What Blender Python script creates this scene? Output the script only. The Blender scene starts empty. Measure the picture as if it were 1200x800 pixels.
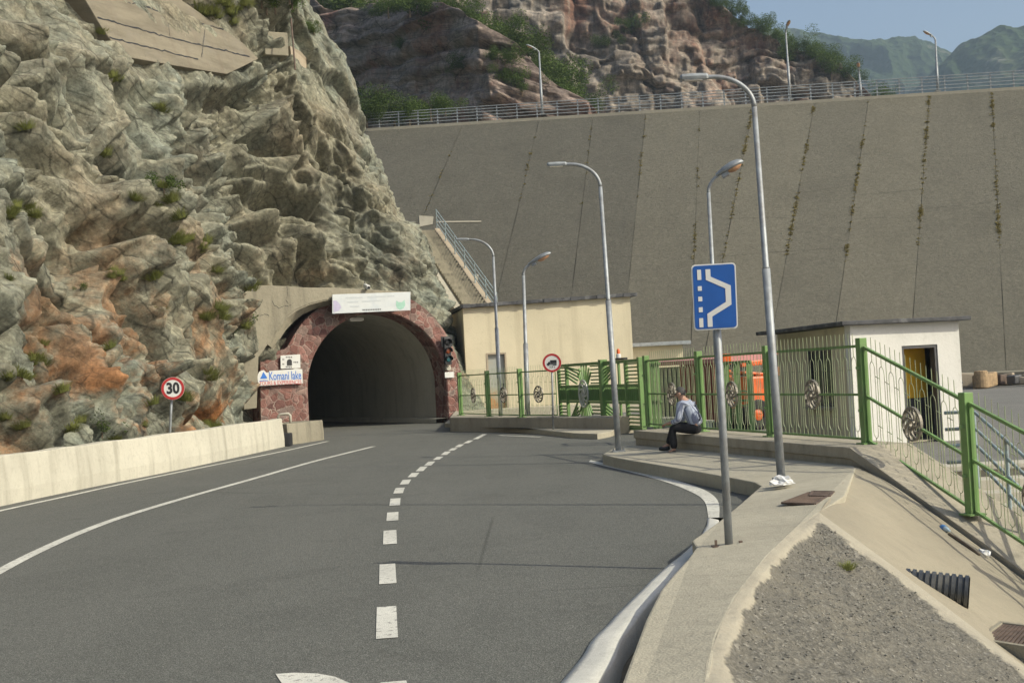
import bpy, bmesh, math, random
import numpy as np
from mathutils import Vector, Matrix
random.seed(7)
SC = bpy.context.scene
COL = SC.collection
V3 = Vector

# ------------------------------------------------------------------ camera
FPX = 1500.0
CAMZ = 1.8
PITCH = math.atan(40/FPX)
ROLL = math.radians(3.0)
_F = V3((0, math.cos(PITCH), math.sin(PITCH)))
_u0 = V3((0, -math.sin(PITCH), math.cos(PITCH)))
_r0 = V3((1, 0, 0))
_R = _r0*math.cos(ROLL) - _u0*math.sin(ROLL)
_U = _r0*math.sin(ROLL) + _u0*math.cos(ROLL)
CAMP = V3((0, 0, CAMZ))
def ray(u, v):
    return _F + _R*((u-600)/FPX) + _U*((400-v)/FPX)
def D(u, v, d):                       # survey point seen at (u, v), d metres ahead
    r = ray(u, v); return CAMP + r*(d/r.y)
def G(u, v, z=0.0):                   # survey point on the level z
    r = ray(u, v); return CAMP + r*((z-CAMZ)/r.z)
def onplane(u, v, o, n):
    r = ray(u, v); return CAMP + r*((o-CAMP).dot(n)/r.dot(n))
def proj(P):                          # numpy Nx3 -> u, v, depth
    q = P - np.array(CAMP)
    z = q@np.array(_F); x = q@np.array(_R); y = q@np.array(_U)
    return 600+FPX*x/z, 400-FPX*y/z, z
cam = bpy.data.cameras.new('Camera'); camo = bpy.data.objects.new('Camera', cam); COL.objects.link(camo)
cam.sensor_width = 36; cam.lens = FPX/1200*36; cam.clip_end = 8000; cam.clip_start = 0.05
M = Matrix(((_R.x, _U.x, -_F.x, 0), (_R.y, _U.y, -_F.y, 0), (_R.z, _U.z, -_F.z, CAMZ), (0, 0, 0, 1)))
camo.matrix_world = M
SC.camera = camo

# ------------------------------------------------------------------ light
EL, SX, SY = math.radians(37), 0.885, -0.466
w = bpy.data.worlds.new('World'); SC.world = w; w.use_nodes = True
nt = w.node_tree; bg = nt.nodes['Background']
sk = nt.nodes.new('ShaderNodeTexSky'); sk.sky_type = 'NISHITA'; sk.sun_disc = False
sk.sun_elevation = EL; sk.sun_rotation = math.atan2(SX, SY); sk.air_density = 1.0; sk.dust_density = 3.5; sk.ozone_density = 1.0
nt.links.new(sk.outputs[0], bg.inputs[0]); bg.inputs[1].default_value = 0.15
sl = bpy.data.lights.new('Sun', 'SUN'); so = bpy.data.objects.new('Sun', sl); COL.objects.link(so)
sl.energy = 4.3; sl.angle = math.radians(0.55); sl.color = (1.0, 0.945, 0.76)
sd = V3((SX*math.cos(EL), SY*math.cos(EL), math.sin(EL)))
so.rotation_euler = sd.to_track_quat('Z', 'Y').to_euler(); so.location = (60, -30, 60)
SC.view_settings.view_transform = 'Standard'; SC.view_settings.look = 'None'
SC.view_settings.exposure = 0.11; SC.view_settings.gamma = 1
SC.view_settings.use_curve_mapping = False
SC.cycles.max_bounces = 7; SC.cycles.diffuse_bounces = 4; SC.cycles.volume_bounces = 0

# ------------------------------------------------------------------ materials
class NB:
    def __init__(s, name):
        s.m = bpy.data.materials.new(name); s.m.use_nodes = True
        s.t = s.m.node_tree; s.n = s.t.nodes; s.b = s.n['Principled BSDF']
        s.geo = s.n.new('ShaderNodeNewGeometry'); s.tc = s.n.new('ShaderNodeTexCoord')
    def L(s, a, b): s.t.links.new(a, b)
    def mapping(s, src=None, scale=(1, 1, 1), rot=(0, 0, 0)):
        m = s.n.new('ShaderNodeMapping'); m.inputs['Scale'].default_value = scale; m.inputs['Rotation'].default_value = rot
        s.L(src or s.geo.outputs['Position'], m.inputs[0]); return m.outputs[0]
    def frame(s, a, b_, c):
        o = s.n.new('ShaderNodeCombineXYZ')
        for k, v in enumerate((a, b_, c)):
            d_ = s.n.new('ShaderNodeVectorMath'); d_.operation = 'DOT_PRODUCT'; s.L(s.geo.outputs['Position'], d_.inputs[0]); d_.inputs[1].default_value = v
            s.L(d_.outputs['Value'], o.inputs[k])
        return o.outputs[0]
    def noise(s, scale, detail=4, rough=.55, vec=None, dist=0.0):
        x = s.n.new('ShaderNodeTexNoise'); x.inputs['Scale'].default_value = scale; x.inputs['Detail'].default_value = detail
        x.inputs['Roughness'].default_value = rough; x.inputs['Distortion'].default_value = dist
        s.L(vec or s.geo.outputs['Position'], x.inputs['Vector']); return x.outputs['Fac']
    def voro(s, scale, feature='F1', out='Distance', vec=None, rnd=1.0):
        x = s.n.new('ShaderNodeTexVoronoi'); x.feature = feature; x.inputs['Scale'].default_value = scale
        x.inputs['Randomness'].default_value = rnd
        s.L(vec or s.geo.outputs['Position'], x.inputs['Vector']); return x.outputs[out]
    def ramp(s, fac, stops):
        r = s.n.new('ShaderNodeValToRGB'); e = r.color_ramp.elements
        while len(e) < len(stops): e.new(.5)
        for i, (p, c) in enumerate(stops):
            e[i].position = p
            if not isinstance(c, (tuple, list)): c = (c, c, c)
            e[i].color = (*c[:3], 1)
        s.L(fac, r.inputs[0]); return r.outputs[0]
    def mix(s, fac, a, b, mode='MIX'):
        x = s.n.new('ShaderNodeMix'); x.data_type = 'RGBA'; x.blend_type = mode
        for inp, val in ((x.inputs[0], fac), (x.inputs[6], a), (x.inputs[7], b)):
            if isinstance(val, (int, float)): inp.default_value = val
            elif isinstance(val, (tuple, list)): inp.default_value = (*val[:3], 1)
            else: s.L(val, inp)
        return x.outputs[2]
    def math(s, op, a, b=0.0):
        x = s.n.new('ShaderNodeMath'); x.operation = op
        for inp, val in ((x.inputs[0], a), (x.inputs[1], b)):
            if isinstance(val, (int, float)): inp.default_value = val
            else: s.L(val, inp)
        return x.outputs[0]
    def sep(s, vec=None):
        x = s.n.new('ShaderNodeSeparateXYZ'); s.L(vec or s.geo.outputs['Position'], x.inputs[0]); return x.outputs
    def attr(s, name):
        x = s.n.new('ShaderNodeAttribute'); x.attribute_name = name; return x.outputs['Fac']
    def bump(s, h, strength=.5, dist=.02, prev=None):
        x = s.n.new('ShaderNodeBump'); x.inputs['Strength'].default_value = strength; x.inputs['Distance'].default_value = dist
        s.L(h, x.inputs['Height'])
        if prev: s.L(prev, x.inputs['Normal'])
        return x.outputs[0]
    def done(s, col, rough=.9, normal=None, metal=0.0, spec=None):
        if isinstance(col, (tuple, list)): s.b.inputs['Base Color'].default_value = (*col[:3], 1)
        else: s.L(col, s.b.inputs['Base Color'])
        if isinstance(rough, (int, float)): s.b.inputs['Roughness'].default_value = rough
        else: s.L(rough, s.b.inputs['Roughness'])
        s.b.inputs['Metallic'].default_value = metal
        if spec is not None: s.b.inputs['Specular IOR Level'].default_value = spec
        if normal: s.L(normal, s.b.inputs['Normal'])
        return s.m

def mul(c, k): return tuple(x*k for x in c)
def simple(name, c, rough=.6, var=.18, scale=6, metal=0.0, bump=0.0, bscale=60, spec=None, dirt=None, dscale=1.3):
    b = NB(name)
    n = b.noise(scale, 5)
    col = b.ramp(n, [(.3, mul(c, 1-var)), (.7, mul(c, 1+var))])
    if dirt:
        d = b.noise(dscale, 6, .65)
        col = b.mix(b.ramp(d, [(.48, 0.0), (.68, 1.0)]), col, dirt)
    nm = b.bump(b.noise(bscale, 4), bump, .01) if bump else None
    return b.done(col, rough, nm, metal, spec)

def concrete(name, c, dark=None, streak=.35, bump=.35, agg=0.0, scale=1.0):
    b = NB(name)
    dark = dark or mul(c, .55)
    big = b.noise(.55*scale, 6, .62)
    col = b.ramp(big, [(.3, mul(c, .82)), (.55, c), (.75, mul(c, 1.1))])
    st = b.noise(1.0, 6, .6, vec=b.mapping(scale=(2.6*scale, 2.6*scale, .25*scale)))
    col = b.mix(b.math('MULTIPLY', b.ramp(st, [(.5, 0.0), (.72, 1.0)]), streak), col, dark)
    sp = b.noise(9*scale, 5, .7)
    col = b.mix(b.math('MULTIPLY', b.ramp(sp, [(.52, 0.0), (.7, 1.0)]), .35), col, mul(dark, .9))
    fine = b.noise(120, 3, .6)
    col = b.mix(.28, col, b.ramp(fine, [(.25, mul(c, .5)), (.75, mul(c, 1.35))]))
    nm = b.bump(b.noise(7*scale, 8, .65), bump, .03)
    if agg:
        vz = b.voro(55)
        nm = b.bump(vz, agg, .012, nm)
    return b.done(col, .93, nm, spec=.25)

MAT = {}
def asphalt(name, base, patch):
    b = NB(name)
    big = b.noise(.22, 5, .6)
    col = b.ramp(big, [(.3, mul(base, .85)), (.5, base), (.72, mul(base, 1.18))])
    wear = b.noise(1.0, 5, .6, vec=b.mapping(scale=(.9, .12, 1)))
    col = b.mix(b.math('MULTIPLY', b.ramp(wear, [(.42, 0.0), (.66, 1.0)]), .95), col, patch)
    pt = b.noise(.5, 3, .5, dist=1.2)
    col = b.mix(b.math('MULTIPLY', b.ramp(pt, [(.56, 0.0), (.59, 1.0)]), .42), col, mul(base, .7))
    du = b.noise(.35, 7, .75)
    col = b.mix(b.math('MULTIPLY', b.ramp(du, [(.5, 0.0), (.75, 1.0)]), .4), col, mul(patch, 1.25))
    med = b.noise(9, 6, .7)
    col = b.mix(.35, col, b.ramp(med, [(.3, mul(base, .6)), (.7, mul(base, 1.4))]))
    sp = b.voro(95, out='Color')
    spg = b.n.new('ShaderNodeRGBToBW'); b.L(sp, spg.inputs[0])
    col = b.mix(.5, col, b.ramp(spg.outputs[0], [(.1, mul(base, .35)), (.55, base), (.9, mul(base, 2.1))]))
    # tar-filled cracks
    cr = b.voro(.16, 'DISTANCE_TO_EDGE', vec=b.mix(.12, b.geo.outputs['Position'], b.n.new('ShaderNodeTexNoise').outputs['Color'], 'ADD'))
    gate = b.ramp(b.noise(.12, 2), [(.5, 0.0), (.56, 1.0)])
    crm = b.math('MULTIPLY', b.ramp(cr, [(.0, 1.0), (.004, 0.0)]), gate)
    col = b.mix(b.math('MULTIPLY', crm, .6), col, mul(base, .4))
    oil = b.noise(.8, 4, .6)
    col = b.mix(b.math('MULTIPLY', b.ramp(oil, [(.62, 0.0), (.75, 1.0)]), .35), col, mul(base, .5))
    nm = b.bump(b.voro(90), .55, .012)
    return b.done(col, .86, nm, spec=.3)
MAT['asphalt'] = asphalt('asphalt', (.116, .117, .104), (.155, .154, .138))
MAT['yard'] = asphalt('yard_asphalt', (.17, .165, .15), (.23, .22, .2))
def road_paint():
    b = NB('worn_white_paint')
    base = (.60, .585, .52)
    n = b.noise(14, 7, .72); n2 = b.noise(1.2, 5, .6)
    col = b.ramp(n2, [(.3, mul(base, .8)), (.7, mul(base, 1.1))])
    col = b.mix(b.ramp(n, [(.54, 0.0), (.64, 1.0)]), col, (.2, .19, .17))
    nm = b.bump(b.voro(90), .4, .008)
    return b.done(col, .75, nm, spec=.3)
MAT['paint'] = road_paint()
MAT['lip'] = concrete('whitewashed_concrete', (.60, .585, .53), (.34, .325, .28), .35, .4)
MAT['pave'] = concrete('pavement_concrete', (.42, .385, .30), (.2, .185, .15), .35, .45, .25)
MAT['ledge'] = concrete('ledge_concrete', (.38, .34, .265), (.13, .12, .09), .55, .6)
MAT['barrier'] = concrete('barrier_concrete', (.56, .53, .435), (.24, .22, .17), .75, .5)
MAT['oldcon'] = concrete('old_concrete', (.30, .272, .205), (.10, .092, .07), .85, .9)
MAT['tancon'] = concrete('tan_concrete', (.40, .335, .25), (.16, .14, .11), .5, .5)
MAT['stairs'] = concrete('stair_concrete', (.46, .43, .36), (.22, .2, .16), .4, .4)
MAT['tunnel'] = concrete('tunnel_concrete', (.52, .50, .42), (.24, .23, .19), .5, .5)
def dam_mat(name, c):
    b = NB(name)
    big = b.noise(.07, 6, .6)
    col = b.ramp(big, [(.3, mul(c, .86)), (.7, mul(c, 1.12))])
    mid = b.noise(.9, 8, .72)
    col = b.mix(.75, col, b.ramp(mid, [(.25, mul(c, .55)), (.75, mul(c, 1.45))]))
    vs_ = b.noise(1.0, 6, .7, vec=b.mapping(scale=(.35, .06, .06)))
    col = b.mix(b.math('MULTIPLY', b.ramp(vs_, [(.5, 0.0), (.66, 1.0)]), .45), col, mul(c, .66))
    st = b.noise(1.0, 7, .7, vec=b.mapping(scale=(.9, .25, .25)))
    col = b.mix(b.math('MULTIPLY', b.ramp(st, [(.5, 0.0), (.7, 1.0)]), .35), col, mul(c, .6))
    hl = b.noise(1.0, 6, .7, vec=b.mapping(scale=(.12, 1.6, 1.6)))
    col = b.mix(b.math('MULTIPLY', b.ramp(hl, [(.58, 0.0), (.72, 1.0)]), .45), col, mul(c, .55))
    v = b.voro(4.2, out='Color'); g = b.n.new('ShaderNodeRGBToBW'); b.L(v, g.inputs[0])
    col = b.mix(.20, col, b.ramp(g.outputs[0], [(.15, mul(c, .5)), (.6, c), (.97, mul(c, 2.8))]))
    fs = b.noise(5, 8, .85)
    col = b.mix(.7, col, b.ramp(fs, [(.3, mul(c, .55)), (.5, c), (.72, mul(c, 1.5))]))
    bl = b.noise(.22, 6, .7)
    col = b.mix(b.math('MULTIPLY', b.ramp(bl, [(.5, 0.0), (.68, 1.0)]), .4), col, mul(c, .68))
    nm = b.bump(b.noise(2.6, 9, .85), .8, .2)
    return b.done(col, .95, nm, spec=.2)
DAMC = [dam_mat('dam_facing_%s' % n, c) for n, c in (('dark', (.119, .112, .090)), ('mid', (.148, .138, .107)), ('pale', (.164, .152, .116)))]
MAT['rim'] = concrete('crest_concrete', (.36, .33, .26), (.2, .18, .14), .4, .4)

def rock_mat(name, grey, tan, rust, dark, zone_rust=None, strat_rot=(0, 0, 0), s=1.0, bumpd=.1, green=None, band=1.0, vst=0.0):
    b = NB(name)
    fr_ = b.frame(*strat_rot)
    n1 = b.noise(.16*s, 6, .66)
    col = b.mix(b.ramp(n1, [(.42, 0.0), (.6, 1.0)]), grey, tan)
    # bedding bands
    bd = b.noise(1.0, 7, .7, vec=b.mapping(fr_, (.5*s, .5*s, 2.6*s*band)))
    col = b.mix(b.math('MULTIPLY', b.ramp(bd, [(.47, 0.0), (.62, 1.0)]), .6), col, mul(tan, 1.25))
    bd2 = b.noise(1.0, 8, .72, vec=b.mapping(fr_, (1.0*s, 1.0*s, 6*s*band)))
    col = b.mix(b.math('MULTIPLY', b.ramp(bd2, [(.55, 0.0), (.68, 1.0)]), .5), col, dark)
    nr = b.noise(.33*s, 7, .7, dist=.15)
    rf = b.ramp(nr, [(.5, 0.0), (.62, 1.0)])
    if zone_rust:
        z = b.sep()[2]
        m = b.n.new('ShaderNodeMapRange'); m.inputs[1].default_value = zone_rust[0]; m.inputs[2].default_value = zone_rust[1]
        m.inputs[3].default_value = 1.0; m.inputs[4].default_value = zone_rust[2]; b.L(z, m.inputs[0])
        rf = b.math('MULTIPLY', rf, m.outputs[0])
    col = b.mix(rf, col, rust)
    if green:
        ng = b.noise(.4*s, 6, .7)
        col = b.mix(b.math('MULTIPLY', b.ramp(ng, [(.56, 0.0), (.66, 1.0)]), .55), col, green)
    st = b.noise(1.0, 6, .65, vec=b.mapping(scale=(.8*s, .8*s, .12*s)))
    col = b.mix(b.math('MULTIPLY', b.ramp(st, [(.54, 0.0), (.7, 1.0)]), .6), col, mul(dark, 1.2))
    def contour(scale3, wdt, seedoff, amt, gate_s):
        nonlocal col
        n_ = b.noise(1.0, 5, .6, vec=b.mapping(b.frame(*[tuple(x+0.0 for x in v) for v in strat_rot]), scale3))
        m_ = b.ramp(n_, [(.5-wdt*2.2, 0.0), (.5-wdt, 1.0), (.5+wdt, 1.0), (.5+wdt*2.2, 0.0)])
        g_ = b.ramp(b.noise(gate_s, 4, .6), [(.44, 0.0), (.58, 1.0)])
        col = b.mix(b.math('MULTIPLY', b.math('MULTIPLY', m_, g_), amt), col, mul(dark, .7))
    def beds(k, wd, amt, gate_s, wob):
        nonlocal col
        zz = b.math('ADD', b.sep(fr_)[2], b.math('MULTIPLY', b.noise(.3*s, 5, .62), wob))
        t = b.math('FRACT', b.math('MULTIPLY', zz, k))
        m_ = b.ramp(t, [(0.0, 1.0), (wd, 0.0), (1-wd*.5, 0.0), (1.0, 1.0)])
        g_ = b.ramp(b.noise(gate_s, 5, .7), [(.47, 0.0), (.58, 1.0)])
        col = b.mix(b.math('MULTIPLY', b.math('MULTIPLY', m_, g_), amt), col, mul(dark, .75))
    def joints(sc, wd, amt, gate_s):
        nonlocal col
        e_ = b.voro(1.0, 'DISTANCE_TO_EDGE', vec=b.mapping(fr_, sc))
        m_ = b.ramp(e_, [(0.0, 1.0), (wd, 0.9), (wd*2.5, 0.0)])
        g_ = b.ramp(b.noise(gate_s, 5, .65), [(.45, 0.0), (.57, 1.0)])
        col = b.mix(b.math('MULTIPLY', b.math('MULTIPLY', m_, g_), amt), col, mul(dark, .6))
    beds(.9*s*band, .05, .8, .6*s, 1.0/s*.6)
    beds(2.9*s*band, .10, .6, 1.1*s, 1.0/s*.6)
    joints((.7*s, .28*s, .95*s*band), .009, .62, .45*s)
    joints((1.9*s, .8*s, 2.8*s*band), .018, .42, .8*s)
    bigd = b.noise(.12*s, 6, .68)
    col = b.mix(b.math('MULTIPLY', b.ramp(bigd, [(.52, 0.0), (.62, 1.0)]), .45), col, mul(grey, .5))
    if vst:
        v1 = b.noise(1.0, 6, .7, vec=b.mapping(scale=(.55, .55, .06))); v2 = b.noise(1.0, 5, .65, vec=b.mapping(scale=(1.6, 1.6, .16)))
        col = b.mix(b.math('MULTIPLY', b.ramp(v1, [(.47, 0.0), (.6, 1.0)]), vst), col, mul(tan, 1.5))
        col = b.mix(b.math('MULTIPLY', b.ramp(v2, [(.52, 0.0), (.64, 1.0)]), vst), col, mul(dark, 1.1))
    f = b.noise(6*s, 8, .75)
    col = b.mix(.8, col, b.ramp(f, [(.3, .2), (.5, .5), (.7, .82)]), 'OVERLAY')
    wv = b.n.new('ShaderNodeTexNoise'); wv.inputs['Scale'].default_value = 1.6*s; wv.inputs['Detail'].default_value = 5; b.L(b.geo.outputs['Position'], wv.inputs['Vector'])
    wp_ = b.mix(.10/s if s > .5 else .25, fr_, wv.outputs['Color'], 'ADD')
    def cells(k, dist, st, prev):
        v = b.voro(1.0, out='Color', vec=b.mapping(wp_, (1.3*k*s, .9*k*s, 3.2*k*s))); g = b.n.new('ShaderNodeRGBToBW'); b.L(v, g.inputs[0])
        return b.bump(g.outputs[0], st, dist, prev), g.outputs[0]
    nm, g1 = cells(1.0, bumpd*1.5, .8, None)
    nm, g2 = cells(3.1, bumpd*.6, .8, nm)
    nm = b.bump(b.noise(9*s, 8, .8), .9, bumpd*.6, nm)
    col = b.mix(.5, col, b.ramp(g1, [(.2, .33), (.5, .5), (.8, .64)]), 'OVERLAY')
    col = b.mix(.4, col, b.ramp(g2, [(.2, .33), (.5, .5), (.8, .66)]), 'OVERLAY')
    return b.done(col, .92, nm, spec=.25)
MAT['rock'] = rock_mat('schist_rock', (.215, .232, .19), (.255, .242, .178), (.31, .135, .05), (.034, .034, .027),
                       (1.2, 7.5, .12), ((.96, -.28, 0), (.235, .805, -.545), (.152, .523, .839)), 1.0, .09)
MAT['bluff'] = rock_mat('layered_red_rock', (.23, .18, .155), (.34, .27, .22), (.26, .14, .105), (.035, .028, .025), None,
                        ((1, 0, 0), (0, 1, 0), (.34, 0, 1)), .30, .3, (.07, .085, .025), 2.6)
MAT['cliffb'] = rock_mat('grey_red_cliff_rock', (.165, .15, .132), (.25, .21, .17), (.20, .11, .078), (.05, .045, .04), None,
                         ((1, 0, 0), (0, 1, 0), (.06, 0, 1)), .2, .25, None, 2.2, .5)
def mountain_mat():
    b = NB('wooded_mountain')
    n = b.noise(.012, 7, .65); f = b.noise(.09, 6, .75); ff = b.voro(.11)
    col = b.ramp(n, [(.35, (.03, .05, .022)), (.55, (.042, .065, .028)), (.72, (.10, .105, .06))])
    col = b.mix(b.ramp(f, [(.45, 0.0), (.7, .8)]), col, (.028, .042, .02))
    zz = b.noise(1.0, 7, .7, vec=b.mapping(scale=(.02, .02, .004)))
    col = b.mix(b.ramp(zz, [(.6, 0.0), (.68, .8)]), col, (.19, .18, .155))
    nm = b.bump(ff, .9, 6.0); nm = b.bump(f, .6, 5.0, nm)
    return b.done(col, .95, nm, spec=.1)
MAT['mountain'] = mountain_mat()
def gravel_mat():
    b = NB('gravel_and_mortar')
    v = b.voro(30, out='Color'); g = b.n.new('ShaderNodeRGBToBW'); b.L(v, g.inputs[0])
    col = b.ramp(g.outputs[0], [(.1, (.09, .084, .071)), (.45, (.125, .117, .098)), (.8, (.155, .146, .122)), (.97, (.36, .34, .30))])
    v2 = b.voro(85, out='Color'); g2 = b.n.new('ShaderNodeRGBToBW'); b.L(v2, g2.inputs[0])
    col = b.mix(.5, col, b.ramp(g2.outputs[0], [(.1, (.085, .079, .067)), (.5, (.125, .117, .098)), (.95, (.26, .245, .21))]))
    big = b.noise(.9, 6, .65)
    col = b.mix(b.math('MULTIPLY', b.ramp(big, [(.45, 0.0), (.68, 1.0)]), .45), col, (.2, .182, .142))
    e = b.attr('edge')
    en = b.math('ADD', e, b.math('MULTIPLY', b.math('SUBTRACT', b.noise(3.2, 7, .7), .5), .42))
    fac = b.ramp(en, [(.24, 0.0), (.29, 1.0)])
    mort = b.ramp(b.noise(3, 8, .7), [(.3, (.31, .28, .22)), (.7, (.40, .365, .285))])
    mort = b.mix(.3, mort, b.ramp(b.noise(70, 4, .7), [(.3, (.22, .2, .155)), (.7, (.45, .41, .33))]))
    col = b.mix(fac, mort, col)
    h = b.math('MULTIPLY', b.voro(30), b.math('ADD', b.math('MULTIPLY', fac, .85), .1))
    nm = b.bump(h, .55, .02); nm = b.bump(b.noise(5, 8, .7), .5, .05, nm)
    return b.done(col, .95, nm, spec=.25)
MAT['gravel'] = gravel_mat()
MAT['stone'] = simple('grey_stone_chip', (.20, .19, .163), .9, .75, 9)
MAT['soil'] = concrete('dry_soil', (.24, .205, .15), (.13, .115, .08), .3, .7)
def stone_mat():
    b = NB('red_rubble_stone')
    wv = b.n.new('ShaderNodeTexNoise'); wv.inputs['Scale'].default_value = 2.2; wv.inputs['Detail'].default_value = 5; b.L(b.geo.outputs['Position'], wv.inputs['Vector'])
    vec = b.mix(.32, b.geo.outputs['Position'], wv.outputs['Color'], 'ADD')
    e = b.voro(3.3, 'DISTANCE_TO_EDGE', vec=vec, rnd=1.0)
    c = b.voro(3.3, 'F1', 'Color', vec=vec, rnd=1.0); g = b.n.new('ShaderNodeRGBToBW'); b.L(c, g.inputs[0])
    col = b.ramp(g.outputs[0], [(.15, (.14, .072, .062)), (.4, (.23, .115, .095)), (.6, (.29, .155, .13)), (.8, (.20, .15, .13)), (.95, (.34, .23, .19))])
    col = b.mix(.55, col, b.ramp(b.noise(7, 8, .72), [(.3, .25), (.7, .75)]), 'OVERLAY')
    col = b.mix(b.math('MULTIPLY', b.ramp(e, [(.02, 1.0), (.05, 0.0)]), b.ramp(b.noise(1.6, 5, .7), [(.4, .25), (.6, 1.0)])), col, b.ramp(b.noise(5, 4), [(.3, (.28, .22, .185)), (.7, (.46, .38, .32))]))
    nm = b.bump(b.ramp(e, [(0.0, 0.0), (.12, 1.0)]), .5, .035); nm = b.bump(b.noise(9, 9, .8), .8, .06, nm)
    return b.done(col, .9, nm, spec=.25)
MAT['redstone'] = stone_mat()
def plaster(name, c, dark, streak=.45):
    b = NB(name)
    big = b.noise(.5, 6, .6)
    col = b.ramp(big, [(.3, mul(c, .88)), (.7, mul(c, 1.06))])
    st = b.noise(1.0, 6, .62, vec=b.mapping(scale=(2.2, 2.2, .16)))
    col = b.mix(b.math('MULTIPLY', b.ramp(st, [(.52, 0.0), (.72, 1.0)]), streak), col, dark)
    sp = b.noise(5, 7, .75)
    col = b.mix(b.math('MULTIPLY', b.ramp(sp, [(.58, 0.0), (.72, 1.0)]), .5), col, dark)
    nm = b.bump(b.noise(14, 7, .65), .35, .02)
    return b.done(col, .9, nm, spec=.25)
MAT['beige'] = plaster('cream_plaster', (.62, .555, .40), (.36, .31, .21))
MAT['white_pl'] = plaster('white_plaster', (.66, .645, .60), (.42, .41, .37))
MAT['booth_side'] = plaster('ochre_grey_plaster', (.60, .54, .39), (.34, .3, .2))
MAT['roof'] = simple('bitumen_roof_edge', (.055, .056, .06), .8, .5, 3, bump=.4, dirt=(.17, .17, .17), dscale=2.5)
MAT['galv'] = simple('galvanised_steel', (.30, .32, .335), .55, .16, 9, metal=.35, dirt=(.22, .22, .22), dscale=4)
MAT['greym'] = simple('grey_painted_steel', (.30, .325, .34), .5, .12, 9, dirt=(.22, .23, .24), dscale=6)
MAT['bluerail'] = simple('blue_grey_painted_rail', (.27, .34, .36), .5, .12, 9, dirt=(.2, .2, .18), dscale=6)
MAT['green'] = simple('green_gloss_paint', (.155, .275, .085), .5, .22, 3, dirt=(.15, .22, .09), dscale=6, bump=.1)
MAT['green_bar'] = simple('pale_olive_bar_paint', (.30, .35, .20), .55, .2, 7, dirt=(.26, .24, .17), dscale=5)
MAT['emblem'] = simple('bare_cast_metal', (.22, .2, .165), .55, .3, 12, metal=.3)
MAT['emblem_pale'] = simple('pale_painted_cast_metal', (.62, .61, .56), .55, .15, 12)
MAT['white'] = simple('white_enamel', (.62, .62, .60), .45, .06, 8, dirt=(.62, .61, .56), dscale=5)
MAT['board'] = simple('faded_white_board', (.55, .575, .58), .4, .05, 3, dirt=(.48, .52, .55), dscale=2)
MAT['red'] = simple('red_enamel', (.38, .025, .025), .4, .1, 8)
MAT['blue'] = simple('blue_enamel', (.012, .085, .33), .35, .1, 5)
MAT['logo_blue'] = simple('logo_blue_print', (.03, .16, .55), .4, .05, 5)
MAT['logo_red'] = simple('logo_red_print', (.55, .07, .07), .4, .05, 5)
MAT['faint_purple'] = simple('faded_purple_print', (.42, .39, .53), .45, .08, 9)
MAT['faint_green'] = simple('faded_green_print', (.30, .50, .41), .45, .1, 9)
MAT['faint_grey'] = simple('faded_grey_print', (.46, .49, .51), .45, .05, 9)
MAT['black'] = simple('black_plastic', (.018, .018, .02), .5, .2, 8)
MAT['darkgrey'] = simple('dark_grey_metal', (.07, .07, .072), .5, .2, 8)
MAT['hdpe'] = simple('black_corrugated_plastic', (.032, .036, .042), .38, .15, 8, dirt=(.12, .115, .1), dscale=3)
MAT['hdpe_in'] = simple('blue_pipe_lining', (.035, .09, .19), .45, .15, 8)
MAT['amber'] = simple('dark_amber_lens', (.25, .06, .02), .25, .1, 8)
MAT['teal'] = simple('dark_teal_lens', (.03, .14, .16), .25, .1, 8)
MAT['rubber'] = simple('black_rubber', (.02, .02, .02), .8, .3, 12)
MAT['orange'] = simple('orange_machine_paint', (.75, .13, .02), .4, .12, 3, dirt=(.45, .1, .03), dscale=3)
MAT['redpaint'] = simple('rusty_red_paint', (.30, .085, .06), .6, .25, 2, dirt=(.2, .07, .05), dscale=2)
MAT['sunlit_roof'] = simple('sunlit_pink_red_sheet', (.45, .2, .19), .6, .15, 2)  # container red made paler and pinker, sunlight on the roof put into the colour
MAT['rust'] = simple('rusty_iron', (.115, .08, .06), .8, .35, 9, bump=.3)
def door_mat():
    b = NB('rusted_grey_door')
    z = b.sep()[2]
    m = b.n.new('ShaderNodeMapRange'); m.inputs[1].default_value = .6; m.inputs[2].default_value = 1.7
    m.inputs[3].default_value = .22; m.inputs[4].default_value = -.2; b.L(z, m.inputs[0])
    n = b.math('ADD', b.noise(2.2, 7, .7), m.outputs[0])
    col = b.ramp(n, [(.38, (.33, .34, .31)), (.52, (.36, .33, .25)), (.66, (.38, .2, .08))])
    return b.done(col, .75, b.bump(b.noise(10, 5), .3, .02))
MAT['rustdoor'] = door_mat()
MAT['glass'] = simple('dark_window_glass', (.015, .017, .018), .12, .1, 2, spec=.6)
MAT['lens'] = simple('clear_lamp_lens', (.62, .60, .55), .2, .05, 8)
MAT['lens_warm'] = simple('amber_lamp_lens', (.5, .28, .16), .25, .15, 8)
MAT['yellowwall'] = simple('yellow_ochre_interior', (.85, .50, .04), .8, .1, 2)
MAT['wood'] = simple('weathered_timber', (.30, .21, .12), .85, .35, 7, bump=.4)
MAT['skin'] = simple('skin', (.42, .24, .165), .55, .1, 10)
MAT['hair'] = simple('grey_hair', (.06, .058, .055), .8, .6, 70, bump=.5)
MAT['trouser'] = simple('black_cloth', (.012, .012, .014), .9, .25, 20)
MAT['shoe'] = simple('black_leather', (.015, .014, .013), .45, .2, 20)
MAT['strap'] = simple('dark_blue_grey_webbing', (.06, .065, .085), .9, .2, 30)
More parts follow.
